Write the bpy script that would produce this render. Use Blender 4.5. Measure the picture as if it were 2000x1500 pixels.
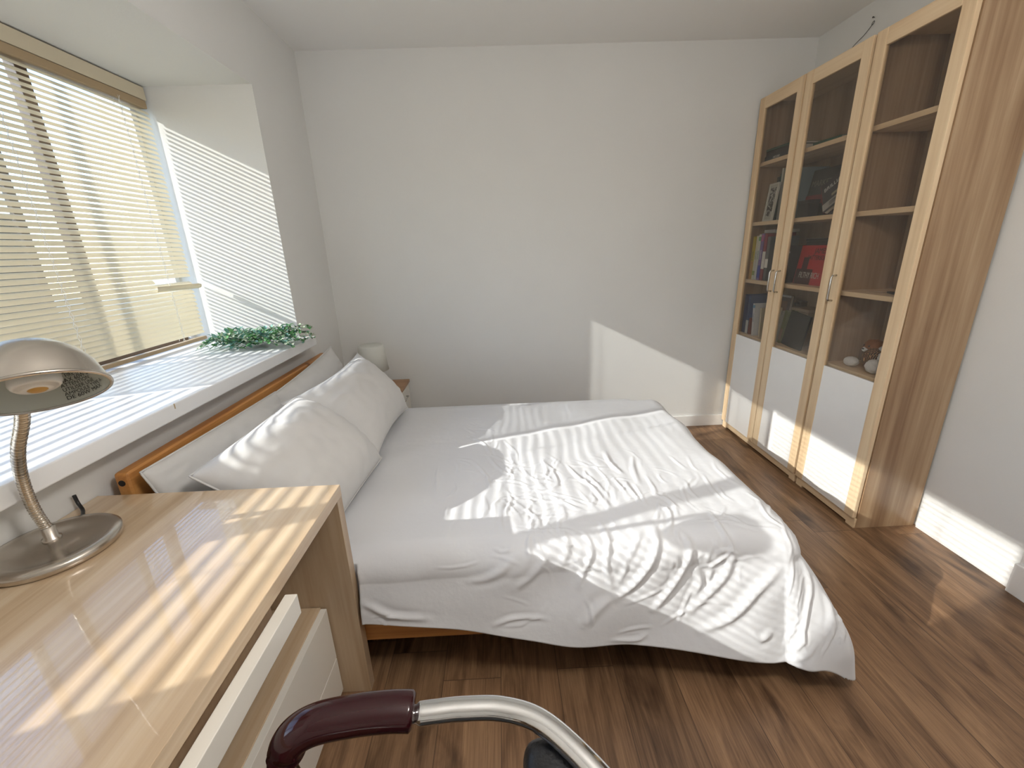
import bpy, bmesh, math, random
import numpy as np
from mathutils import Vector, Matrix, noise

S = bpy.context.scene
COL = S.collection
R = math.radians
for o in list(bpy.data.objects): bpy.data.objects.remove(o)
random.seed(7)

# ------------------------------------------------------------------ camera
cd = bpy.data.cameras.new('camera'); cam = bpy.data.objects.new('camera', cd); COL.objects.link(cam)
cd.sensor_width = 36.0; cd.lens = 831.67/2000*36.0; cd.clip_start = 0.02; cd.clip_end = 200
cx_ = Vector((0.99889331, -0.0319694, -0.03449809)); cu_ = Vector((0.04255937, 0.30214282, 0.95231214)); cf_ = Vector((0.02002149, 0.95272644, -0.30316904))
M = Matrix((cx_, cu_, -cf_)).transposed().to_4x4(); M.translation = Vector((0, 0, 1.3555))
cam.matrix_world = M
S.camera = cam

# ------------------------------------------------------------------ colour management, sky, sun
S.view_settings.view_transform = 'Standard'; S.view_settings.look = 'None'
S.view_settings.gamma = 1.0; S.view_settings.use_curve_mapping = False
S.view_settings.exposure = 0.24
SUN = Vector((1.0, 0.33, -0.505)).normalized()
LE = 46.0      # emission of the added fill globe, built at the end
w = bpy.data.worlds.new('sky'); S.world = w; w.use_nodes = True
wn = w.node_tree; bg = wn.nodes['Background']
sky = wn.nodes.new('ShaderNodeTexSky'); sky.sky_type = 'NISHITA'; sky.sun_disc = False
sky.sun_elevation = R(26); sky.sun_rotation = math.atan2(-SUN.x, -SUN.y); sky.altitude = 100
wn.links.new(sky.outputs[0], bg.inputs[0]); bg.inputs[1].default_value = 0.72; sky.ozone_density = 3.0; sky.dust_density = 0.4
sl = bpy.data.lights.new('sun', 'SUN'); so = bpy.data.objects.new('sun', sl); COL.objects.link(so)
sl.energy = 6.8; sl.angle = R(0.50); sl.color = (1.0, 0.95, 0.89)
so.rotation_mode = 'QUATERNION'; so.rotation_quaternion = SUN.to_track_quat('-Z', 'Y'); so.location = (-6, -2, 5)

# ------------------------------------------------------------------ materials
MATS = {}
def new_mat(name):
    m = bpy.data.materials.new(name); m.use_nodes = True
    return m, m.node_tree.nodes, m.node_tree.links, m.node_tree.nodes['Principled BSDF']
def mat(name, col, rough=0.5, metal=0.0, coat=0.0, bump=0.0, bscale=60.0, var=0.0, vscale=3.0, stretch=(1,1,1), trans=None, sheen=0.0):
    if name in MATS: return MATS[name]
    m, N, L, B = new_mat(name)
    B.inputs['Base Color'].default_value = (*col, 1); B.inputs['Roughness'].default_value = rough
    B.inputs['Metallic'].default_value = metal; B.inputs['Coat Weight'].default_value = coat
    B.inputs['Coat Roughness'].default_value = 0.08
    B.inputs['Sheen Weight'].default_value = sheen
    tc = N.new('ShaderNodeTexCoord'); mp = N.new('ShaderNodeMapping'); mp.inputs['Scale'].default_value = stretch
    L.new(tc.outputs['Object'], mp.inputs[0])
    if var > 0:
        n = N.new('ShaderNodeTexNoise'); n.inputs['Scale'].default_value = vscale; n.inputs['Detail'].default_value = 6
        L.new(mp.outputs[0], n.inputs['Vector'])
        r = N.new('ShaderNodeValToRGB'); r.color_ramp.elements[0].position = 0.3; r.color_ramp.elements[1].position = 0.7
        r.color_ramp.elements[0].color = (*[c*(1-var) for c in col], 1)
        r.color_ramp.elements[1].color = (*[min(1, c*(1+var)) for c in col], 1)
        L.new(n.outputs['Fac'], r.inputs[0]); L.new(r.outputs[0], B.inputs['Base Color'])
    if bump > 0:
        n = N.new('ShaderNodeTexNoise'); n.inputs['Scale'].default_value = bscale; n.inputs['Detail'].default_value = 4
        L.new(mp.outputs[0], n.inputs['Vector'])
        b = N.new('ShaderNodeBump'); b.inputs['Strength'].default_value = bump; b.inputs['Distance'].default_value = 0.004
        L.new(n.outputs['Fac'], b.inputs['Height']); L.new(b.outputs[0], B.inputs['Normal'])
    MATS[name] = m; return m

def wood(name, cols, axis, rough=0.4, coat=0.0, scale=1.0, crough=0.05, knots=False, plank=None):
    """long grain along one axis; plank=(axis index, width) gives slightly different laminate strips"""
    m, N, L, B = new_mat(name)
    B.inputs['Roughness'].default_value = rough; B.inputs['Coat Weight'].default_value = coat; B.inputs['Coat Roughness'].default_value = crough
    tc = N.new('ShaderNodeTexCoord'); mp = N.new('ShaderNodeMapping')
    s = [9*scale]*3; s[axis] = 0.55*scale; mp.inputs['Scale'].default_value = s
    L.new(tc.outputs['Object'], mp.inputs[0])
    n1 = N.new('ShaderNodeTexNoise'); n1.inputs['Scale'].default_value = 1.6; n1.inputs['Detail'].default_value = 7; n1.inputs['Roughness'].default_value = 0.55; n1.inputs['Distortion'].default_value = 0.35
    L.new(mp.outputs[0], n1.inputs['Vector'])
    mp2 = N.new('ShaderNodeMapping'); s2 = [110*scale]*3; s2[axis] = 2.2*scale; mp2.inputs['Scale'].default_value = s2
    L.new(tc.outputs['Object'], mp2.inputs[0])
    n2 = N.new('ShaderNodeTexNoise'); n2.inputs['Scale'].default_value = 1.0; n2.inputs['Detail'].default_value = 3
    L.new(mp2.outputs[0], n2.inputs['Vector'])
    mx = N.new('ShaderNodeMath'); mx.operation = 'MULTIPLY_ADD'; mx.inputs[1].default_value = 0.22
    L.new(n2.outputs['Fac'], mx.inputs[0])
    md = N.new('ShaderNodeMath'); md.operation = 'MULTIPLY'; md.inputs[1].default_value = 0.80
    L.new(n1.outputs['Fac'], md.inputs[0]); L.new(md.outputs[0], mx.inputs[2])
    r = N.new('ShaderNodeValToRGB'); e = r.color_ramp.elements
    e[0].position = 0.36; e[0].color = (*cols[0], 1); e[1].position = 0.66; e[1].color = (*cols[-1], 1)
    for k, c in enumerate(cols[1:-1]):
        el = e.new(0.36 + 0.30*(k+1)/(len(cols)-1)); el.color = (*c, 1)
    L.new(mx.outputs[0], r.inputs[0])
    out = r.outputs[0]
    if knots:
        v = N.new('ShaderNodeTexVoronoi'); v.inputs['Scale'].default_value = 1.0
        mp3 = N.new('ShaderNodeMapping'); s3 = [9]*3; s3[axis] = 5.0; mp3.inputs['Scale'].default_value = s3
        L.new(tc.outputs['Object'], mp3.inputs[0]); L.new(mp3.outputs[0], v.inputs['Vector'])
        rr = N.new('ShaderNodeValToRGB'); rr.color_ramp.elements[0].position = 0.05; rr.color_ramp.elements[0].color = (0.16, 0.05, 0.015, 1)
        rr.color_ramp.elements[1].position = 0.14; rr.color_ramp.elements[1].color = (1, 1, 1, 1)
        L.new(v.outputs['Distance'], rr.inputs[0])
        mm = N.new('ShaderNodeMix'); mm.data_type = 'RGBA'; mm.blend_type = 'MULTIPLY'; mm.inputs[0].default_value = 0.85
        L.new(out, mm.inputs[6]); L.new(rr.outputs[0], mm.inputs[7]); out = mm.outputs[2]
    L.new(out, B.inputs['Base Color'])
    bp = N.new('ShaderNodeBump'); bp.inputs['Strength'].default_value = 0.08; bp.inputs['Distance'].default_value = 0.002
    L.new(n2.outputs['Fac'], bp.inputs['Height']); L.new(bp.outputs[0], B.inputs['Normal'])
    MATS[name] = m; return m

def pane_mat(name, tint, refl=1.0, rough=0.0):
    m = bpy.data.materials.new(name); m.use_nodes = True; N = m.node_tree.nodes; L = m.node_tree.links
    N.remove(N['Principled BSDF'])
    t = N.new('ShaderNodeBsdfTransparent'); t.inputs[0].default_value = (*tint, 1)
    g = N.new('ShaderNodeBsdfGlossy'); g.inputs['Roughness'].default_value = rough
    f = N.new('ShaderNodeFresnel'); ge = N.new('ShaderNodeNewGeometry'); mi_ = N.new('ShaderNodeMath'); mi_.operation = 'MULTIPLY_ADD'
    mi_.inputs[1].default_value = -0.8333; mi_.inputs[2].default_value = 1.5; L.new(ge.outputs['Backfacing'], mi_.inputs[0]); L.new(mi_.outputs[0], f.inputs[0])
    mu = N.new('ShaderNodeMath'); mu.operation = 'MULTIPLY'; mu.inputs[1].default_value = refl; mu.use_clamp = True
    L.new(f.outputs[0], mu.inputs[0])
    x = N.new('ShaderNodeMixShader'); L.new(mu.outputs[0], x.inputs[0]); L.new(t.outputs[0], x.inputs[1]); L.new(g.outputs[0], x.inputs[2])
    L.new(x.outputs[0], N['Material Output'].inputs[0]); MATS[name] = m; return m

def translucent_mat(name, col, amount, rough=0.4, gloss=0.05):
    m = bpy.data.materials.new(name); m.use_nodes = True; N = m.node_tree.nodes; L = m.node_tree.links
    B = N['Principled BSDF']; B.inputs['Base Color'].default_value = (*col, 1); B.inputs['Roughness'].default_value = rough
    t = N.new('ShaderNodeBsdfTranslucent'); t.inputs[0].default_value = (*col, 1)
    x = N.new('ShaderNodeMixShader'); x.inputs[0].default_value = amount
    L.new(B.outputs[0], x.inputs[1]); L.new(t.outputs[0], x.inputs[2]); L.new(x.outputs[0], N['Material Output'].inputs[0])
    MATS[name] = m; return m

WALL = mat('wall_paint', (0.77, 0.768, 0.745), 0.9, bump=0.10, bscale=90, var=0.015, vscale=2)
CEIL = mat('ceiling_paint', (0.92, 0.91, 0.885), 0.95, bump=0.05, bscale=80)
TRIMW = mat('white_trim_paint', (0.84, 0.83, 0.81), 0.45)
SILLW = mat('white_sill', (0.84, 0.84, 0.84), 0.35)
CREAM = translucent_mat('cream_slat', (0.80, 0.72, 0.54), 0.17, 0.35)
CREAMS = mat('cream_metal', (0.66, 0.58, 0.43), 0.45)
CORD = mat('cord_white', (0.85, 0.83, 0.78), 0.8)
PINE = wood('pine', [(0.42, 0.17, 0.045), (0.58, 0.27, 0.08), (0.66, 0.34, 0.12)], 1, 0.45, knots=True)
PINEX = wood('pine_rail', [(0.40, 0.16, 0.045), (0.55, 0.25, 0.075), (0.62, 0.31, 0.11)], 0, 0.45, knots=True)
OAK = wood('light_oak_front', [(0.66, 0.46, 0.27), (0.77, 0.575, 0.36), (0.84, 0.66, 0.44)], 2, 0.42)
OAKH = wood('light_oak_rail', [(0.66, 0.46, 0.27), (0.77, 0.575, 0.36), (0.84, 0.66, 0.44)], 1, 0.42)
OAKS = wood('oak_side', [(0.27, 0.155, 0.082), (0.36, 0.225, 0.125), (0.45, 0.305, 0.18), (0.56, 0.40, 0.25)], 2, 0.35, coat=0.25, crough=0.15, scale=0.75)
OAKI = wood('oak_inside', [(0.36, 0.24, 0.145), (0.44, 0.31, 0.19), (0.50, 0.36, 0.23)], 2, 0.5)
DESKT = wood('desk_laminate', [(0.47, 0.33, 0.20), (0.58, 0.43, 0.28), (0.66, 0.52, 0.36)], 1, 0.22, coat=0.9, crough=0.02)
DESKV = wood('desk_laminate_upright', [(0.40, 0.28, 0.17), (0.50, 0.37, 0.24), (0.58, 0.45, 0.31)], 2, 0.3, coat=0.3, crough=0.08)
LACQ = mat('cream_lacquer', (0.80, 0.77, 0.70), 0.18, coat=0.4)
PANEL = mat('white_door_panel', (0.90, 0.89, 0.87), 0.18, coat=0.6, var=0.01, vscale=9)
GLASSC = pane_mat('cabinet_glass', (0.90, 0.885, 0.865), 1.0)
GLASSW = pane_mat('window_glass', (0.93, 0.95, 0.95), 1.0)
FABRIC = mat('white_cotton', (0.67, 0.675, 0.695), 0.85, bump=0.35, bscale=26, sheen=0.2)
PILLOW = mat('white_pillowcase', (0.61, 0.60, 0.585), 0.85, bump=0.25, bscale=22, sheen=0.2)
STEEL = mat('brushed_nickel', (0.60, 0.55, 0.49), 0.27, 1.0, bump=0.02, bscale=300)
NECKM = mat('nickel_gooseneck', (0.62, 0.57, 0.50), 0.22, 1.0)
CHROME = mat('polished_chrome', (0.80, 0.80, 0.80), 0.07, 1.0)
HANDLE = mat('satin_metal', (0.62, 0.60, 0.57), 0.25, 1.0)
BLACKG = mat('maroon_black_gloss', (0.030, 0.005, 0.007), 0.10)
LEATHER = mat('black_leather', (0.012, 0.012, 0.013), 0.33, bump=0.3, bscale=170)
BLACK = mat('black_plastic', (0.015, 0.015, 0.016), 0.4)
SHADEIN = mat('shade_enamel', (0.56, 0.58, 0.52), 0.35)
BULB = mat('white_bulb', (0.85, 0.83, 0.79), 0.25)
AMBER = mat('bulb_spot', (0.55, 0.30, 0.06), 0.35)
LAMPW = translucent_mat('lampshade_white', (0.82, 0.82, 0.76), 0.25, 0.7)
BROWNF = mat('brown_window_frame', (0.17, 0.115, 0.08), 0.45)
WHITEF = mat('white_window_frame', (0.82, 0.84, 0.88), 0.4)
INK = mat('black_ink', (0.01, 0.01, 0.01), 0.6)
PAPER = mat('paper', (0.72, 0.68, 0.60), 0.8)

# plank floor ---------------------------------------------------------
def floor_mat():
    m, N, L, B = new_mat('laminate_floor')
    def math_(op, a, b=None):
        n = N.new('ShaderNodeMath'); n.operation = op
        for i, v in enumerate((a, b)):
            if v is None: continue
            if isinstance(v, (int, float)): n.inputs[i].default_value = v
            else: L.new(v, n.inputs[i])
        return n.outputs[0]
    tc = N.new('ShaderNodeTexCoord'); sp = N.new('ShaderNodeSeparateXYZ'); L.new(tc.outputs['Object'], sp.inputs[0])
    X, Y = sp.outputs[0], sp.outputs[1]
    PW, PL = 0.19, 1.26
    ix = math_('FLOOR', math_('DIVIDE', math_('ADD', X, 0.05), PW))
    wn1 = N.new('ShaderNodeTexWhiteNoise'); wn1.noise_dimensions = '1D'; L.new(ix, wn1.inputs['W'])
    yo = math_('ADD', Y, math_('MULTIPLY', wn1.outputs[0], PL))
    iy = math_('FLOOR', math_('DIVIDE', yo, PL))
    pid = math_('ADD', math_('MULTIPLY', ix, 17.3), math_('MULTIPLY', iy, 5.7))
    wn2 = N.new('ShaderNodeTexWhiteNoise'); wn2.noise_dimensions = '1D'; L.new(pid, wn2.inputs['W'])
    # grain
    cb = N.new('ShaderNodeCombineXYZ'); L.new(math_('MULTIPLY', X, 11), cb.inputs[0]); L.new(math_('MULTIPLY', Y, 1.5), cb.inputs[1]); L.new(math_('MULTIPLY', wn2.outputs[0], 40), cb.inputs[2])
    n1 = N.new('ShaderNodeTexNoise'); n1.inputs['Scale'].default_value = 1.1; n1.inputs['Detail'].default_value = 8; n1.inputs['Roughness'].default_value = 0.62; n1.inputs['Distortion'].default_value = 1.1
    L.new(cb.outputs[0], n1.inputs['Vector'])
    cb2 = N.new('ShaderNodeCombineXYZ'); L.new(math_('MULTIPLY', X, 260), cb2.inputs[0]); L.new(math_('MULTIPLY', Y, 7), cb2.inputs[1]); L.new(math_('MULTIPLY', wn2.outputs[0], 30), cb2.inputs[2])
    n2 = N.new('ShaderNodeTexNoise'); n2.inputs['Scale'].default_value = 1.0; n2.inputs['Detail'].default_value = 3; L.new(cb2.outputs[0], n2.inputs['Vector'])
    # dark knots/streaks
    cb3 = N.new('ShaderNodeCombineXYZ'); L.new(math_('MULTIPLY', X, 7), cb3.inputs[0]); L.new(math_('MULTIPLY', Y, 1.9), cb3.inputs[1]); L.new(math_('MULTIPLY', wn2.outputs[0], 77), cb3.inputs[2])
    n3 = N.new('ShaderNodeTexNoise'); n3.inputs['Scale'].default_value = 1.3; n3.inputs['Detail'].default_value = 5; n3.inputs['Distortion'].default_value = 0.6; L.new(cb3.outputs[0], n3.inputs['Vector'])
    f = math_('ADD', math_('MULTIPLY', n1.outputs['Fac'], 0.72), math_('MULTIPLY', n2.outputs['Fac'], 0.28))
    r = N.new('ShaderNodeValToRGB'); e = r.color_ramp.elements
    e[0].position = 0.34; e[0].color = (0.085, 0.044, 0.022, 1); e[1].position = 0.66; e[1].color = (0.335, 0.200, 0.108, 1)
    x = e.new(0.5); x.color = (0.205, 0.115, 0.060, 1)
    L.new(f, r.inputs[0])
    r3 = N.new('ShaderNodeValToRGB'); r3.color_ramp.elements[0].position = 0.57; r3.color_ramp.elements[0].color = (1, 1, 1, 1); r3.color_ramp.elements[1].position = 0.70; r3.color_ramp.elements[1].color = (0.34, 0.29, 0.26, 1)
    L.new(n3.outputs['Fac'], r3.inputs[0])
    mm = N.new('ShaderNodeMix'); mm.data_type = 'RGBA'; mm.blend_type = 'MULTIPLY'; mm.inputs[0].default_value = 1
    L.new(r.outputs[0], mm.inputs[6]); L.new(r3.outputs[0], mm.inputs[7])
    hs = N.new('ShaderNodeHueSaturation'); L.new(mm.outputs[2], hs.inputs['Color']); L.new(math_('ADD', math_('MULTIPLY', wn2.outputs[0], 0.35), 0.85), hs.inputs['Value'])
    # seams
    fx = math_('FRACT', math_('DIVIDE', math_('ADD', X, 0.05), PW)); fy = math_('FRACT', math_('DIVIDE', yo, PL))
    sx = math_('LESS_THAN', math_('MINIMUM', fx, math_('SUBTRACT', 1.0, fx)), 0.006)
    sy = math_('LESS_THAN', math_('MINIMUM', fy, math_('SUBTRACT', 1.0, fy)), 0.0010)
    seam = math_('MAXIMUM', sx, sy)
    m2 = N.new('ShaderNodeMix'); m2.data_type = 'RGBA'; L.new(math_('MULTIPLY', seam, 0.75), m2.inputs[0]); L.new(hs.outputs[0], m2.inputs[6]); m2.inputs[7].default_value = (0.05, 0.028, 0.018, 1)
    L.new(m2.outputs[2], B.inputs['Base Color'])
    B.inputs['Roughness'].default_value = 0.42
    bp = N.new('ShaderNodeBump'); bp.inputs['Strength'].default_value = 0.25; bp.inputs['Distance'].default_value = 0.002
    L.new(math_('SUBTRACT', n2.outputs['Fac'], math_('MULTIPLY', seam, 1.5)), bp.inputs['Height']); L.new(bp.outputs[0], B.inputs['Normal'])
    return m
FLOORM = floor_mat()

# ------------------------------------------------------------------ object helpers
def tag(o, label=None, cat=None, group=None, kind=None):
    if label: o['label'] = label
    if cat: o['category'] = cat
    if group: o['group'] = group
    if kind: o['kind'] = kind
    return o
def empty(name, label, cat, loc=(0,0,0), rz=0, group=None):
    o = bpy.data.objects.new(name, None); COL.objects.link(o); o.location = loc; o.rotation_euler = (0,0,rz)
    o.empty_display_size = 0.05
    return tag(o, label, cat, group)
def link(name, bm, m, parent=None, smooth=False):
    me = bpy.data.meshes.new(name)
    if isinstance(bm, bmesh.types.BMesh):
        bmesh.ops.recalc_face_normals(bm, faces=bm.faces); bm.to_mesh(me); bm.free()
    else: me = bm
    if m is not None:
        for mm in (m if isinstance(m, (list, tuple)) else [m]): me.materials.append(mm)
    if smooth:
        for p in me.polygons: p.use_smooth = True
    o = bpy.data.objects.new(name, me); COL.objects.link(o)
    if parent is not None:
        o.parent = parent
    return o
def struct(name, bm, m, parent=None, smooth=False):
    o = link(name, bm, m, parent, smooth)
    if parent is None: o['kind'] = 'structure'
    return o
def box(bm, x0, x1, y0, y1, z0, z1, bev=0.0, mi=0, mat4=None, seg=2):
    g = bmesh.ops.create_cube(bm, size=1.0)
    vs = g['verts']
    for v in vs:
        v.co = Vector(((x0+x1)/2 + v.co.x*(x1-x0), (y0+y1)/2 + v.co.y*(y1-y0), (z0+z1)/2 + v.co.z*(z1-z0)))
    fs = list({f for v in vs for f in v.link_faces})
    for f in fs: f.material_index = mi
    if bev > 0:
        es = list({e for v in vs for e in v.link_edges})
        rb = bmesh.ops.bevel(bm, geom=es, offset=bev, segments=seg, affect='EDGES', profile=0.6)
        vs = list({v for f in rb['faces'] for v in f.verts} | {v for v in vs if v.is_valid})
        for f in {f for v in vs for f in v.link_faces}: f.material_index = mi
    if mat4 is not None: bmesh.ops.transform(bm, matrix=mat4, verts=vs)
    return vs
def B_(*a, **k):
    bm = bmesh.new(); box(bm, *a, **k); return bm
def catmull(pts, n=10):
    P = [Vector(p) for p in pts]; P = [P[0]*2-P[1]] + P + [P[-1]*2-P[-2]]; out = []
    for i in range(1, len(P)-2):
        for k in range(n):
            t = k/n; a, b, c, d = P[i-1], P[i], P[i+1], P[i+2]
            out.append(0.5*((2*b) + (c-a)*t + (2*a-5*b+4*c-d)*t*t + (3*b-3*c+d-a)*t**3))
    out.append(P[-2]); return out
def tube(bm, pts, r, seg=16, caps=True, sx=1.0, mi=0, up=Vector((0,0,1))):
    """pts list of Vector, r number or list; sx flattens along the second normal axis"""
    n = len(pts); rings = []
    for i, p in enumerate(pts):
        t = (pts[min(i+1, n-1)] - pts[max(i-1, 0)]).normalized()
        a = t.cross(up); a = a.normalized() if a.length > 1e-4 else t.cross(Vector((1,0,0))).normalized()
        b = a.cross(t).normalized(); rr = r[i] if isinstance(r, (list, tuple)) else r
        rings.append([bm.verts.new(p + a*math.cos(2*math.pi*k/seg)*rr*sx + b*math.sin(2*math.pi*k/seg)*rr) for k in range(seg)])
    for i in range(n-1):
        for k in range(seg):
            f = bm.faces.new((rings[i][k], rings[i][(k+1)%seg], rings[i+1][(k+1)%seg], rings[i+1][k])); f.material_index = mi
    if caps:
        for rg in (rings[0], rings[-1]):
            f = bm.faces.new(rg); f.material_index = mi
    return rings
def lathe(bm, prof, seg=48, mat4=None, mi=0, close=False):
    """profile of (r,z)"""
    rings = []
    for r, z in prof:
        if r < 1e-6: rings.append([bm.verts.new((0,0,z))])
        else: rings.append([bm.verts.new((r*math.cos(2*math.pi*k/seg), r*math.sin(2*math.pi*k/seg), z)) for k in range(seg)])
    for a, b in zip(rings[:-1], rings[1:]):
        for k in range(seg):
            v = [a[k % len(a)], a[(k+1) % len(a)], b[(k+1) % len(b)], b[k % len(b)]]
            v2 = []
            for q in v:
                if q not in v2: v2.append(q)
            if len(v2) >= 3:
                f = bm.faces.new(v2); f.material_index = mi
    if mat4 is not None: bmesh.ops.transform(bm, matrix=mat4, verts=[v for rg in rings for v in rg])
def frame_box(bm, yz, x0, x1, wid, bev=0.0):
    """picture-frame of four bars in the y-z plane: yz=(y0,y1,z0,z1)"""
    y0, y1, z0, z1 = yz
    box(bm, x0, x1, y0, y0+wid, z0, z1, bev); box(bm, x0, x1, y1-wid, y1, z0, z1, bev)
    box(bm, x0, x1, y0+wid, y1-wid, z0, z0+wid, bev); box(bm, x0, x1, y0+wid, y1-wid, z1-wid, z1, bev)
def text_mesh(txt, size, depth=0.0003, align='CENTER'):
    c = bpy.data.curves.new('lettering', 'FONT'); c.body = txt; c.size = size; c.extrude = depth; c.align_x = align; c.align_y = 'CENTER'
    t = bpy.data.objects.new('lettering', c); COL.objects.link(t)
    bpy.context.view_layer.update()
    me = bpy.data.meshes.new_from_object(t.evaluated_get(bpy.context.evaluated_depsgraph_get()))
    bpy.data.objects.remove(t); bpy.data.curves.remove(c); return me
def letter(txt, size, m, parent, mat4, sx=1.0, depth=0.0003):
    me = text_mesh(txt, size, depth); me.transform(Matrix.Diagonal((sx, 1, 1, 1)))
    me.transform(mat4); me.materials.clear()
    return link('lettering', me, m, parent)

# ------------------------------------------------------------------ dimensions of the room
XL, XR, YB, H = -1.142, 1.984, 3.007, 2.5
YR, ZR, ZS, XG = 2.414, 2.148, 0.922, -1.69
YN = 0.03           # near end of the window bay
YF = -1.9           # wall behind the camera

struct('floor', B_(-1.9, XR+0.3, YF-0.2, YB+0.2, -0.12, 0.0), FLOORM)
struct('ceiling', B_(-1.9, XR+0.3, YF-0.2, YB+0.2, H, H+0.12), CEIL)
struct('wall_back', B_(-1.9, XR+0.3, YB, YB+0.15, 0, H), WALL)
struct('wall_front', B_(-1.9, XR+0.3, YF-0.15, YF, 0, H), WALL)
struct('wall_right', B_(XR, XR+0.15, YF, YB, 0, H), WALL)
bm = bmesh.new()
box(bm, -1.86, XL, YR, YB, 0, H); box(bm, -1.86, XL, YF, YN, 0, H)
box(bm, -1.86, XL, YN, YR, 0, 0.872); box(bm, -1.86, XL, YN, YR, ZR, H)
struct('wall_left', bm, WALL)
bm = bmesh.new(); box(bm, -1.70, -1.051, YN, YR, 0.872, ZS, 0.004)
sill = struct('trim_1', bm, SILLW); sill['label'] = 'deep white window sill slab'
bm = bmesh.new(); box(bm, -1.0515, -1.0502, 1.305, 1.309, 0.905, 0.9215)
link('stain', bm, mat('tan_stain', (0.45, 0.33, 0.2), 0.7), sill)
# baseboards
struct('baseboard_back', B_(-1.14, 1.965, YB-0.014, YB, 0, 0.085, 0.003), TRIMW)
struct('baseboard_right', B_(XR-0.016, XR, 1.30, 1.70, 0, 0.088, 0.003), TRIMW)
struct('baseboard_left', B_(XL, XL+0.014, 1.10, YB-0.014, 0, 0.085, 0.003), TRIMW)
# door casing on the right wall, mostly outside the frame
bm = bmesh.new(); box(bm, XR-0.038, XR, 1.20, 1.298, 0, 0.13, 0.004); box(bm, XR-0.026, XR, 1.205, 1.292, 0.13, 2.1, 0.003); box(bm, XR-0.026, XR, 0.30, 1.205, 2.01, 2.1, 0.003)
struct('trim_2', bm, TRIMW)
bm = bmesh.new(); box(bm, XR-0.012, XR, 0.31, 1.20, 0.01, 2.005)
d1 = struct('door_1', bm, TRIMW)
bm = bmesh.new(); tube(bm, [Vector((XR-0.012,0.39,1.0)), Vector((XR-0.06,0.39,1.0)), Vector((XR-0.06,0.40,1.0)), Vector((XR-0.06,0.51,1.0))], 0.009); link('door_handle', bm, HANDLE, d1, True)

# window -------------------------------------------------------------
bm = bmesh.new()
fx0, fx1 = -1.80, -1.735
box(bm, fx0, fx1, YN, YR, ZS-0.05, ZS+0.03); box(bm, fx0, fx1, YN, YR, 2.09, ZR)
box(bm, fx0, fx1, YN, YN+0.04, ZS, 2.1)
win = struct('window_1', bm, BROWNF)
link('window_frame', B_(fx0, -1.72, YR-0.03, YR, ZS, ZR), WHITEF, win)
for y, wd in ((1.915, 0.045), (0.52, 0.06)):
    link('mullion', B_(-1.775, -1.735, y-wd/2, y+wd/2, ZS+0.03, 2.09, 0.003), BROWNF, win)
link('window_pane', B_(-1.772, -1.768, YN+0.03, YR-0.02, ZS+0.02, 2.1), GLASSW, win)
bm = bmesh.new(); frame_box(bm, (1.265, 1.785, ZS+0.03, 2.09), -1.80, -1.784, 0.032)
scr = link('screen_frame', bm, BROWNF, win)
ms = bpy.data.materials.new('insect_mesh'); ms.use_nodes = True; N = ms.node_tree.nodes; L = ms.node_tree.links
tr = N.new('ShaderNodeBsdfTransparent'); mx = N.new('ShaderNodeMixShader'); mx.inputs[0].default_value = 0.32
N['Principled BSDF'].inputs['Base Color'].default_value = (0.25, 0.25, 0.25, 1)
L.new(tr.outputs[0], mx.inputs[1]); L.new(N['Principled BSDF'].outputs[0], mx.inputs[2]); L.new(mx.outputs[0], N['Material Output'].inputs[0])
link('insect_screen', B_(-1.793, -1.791, 1.29, 1.76, ZS+0.05, 2.07), ms, win)

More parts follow.
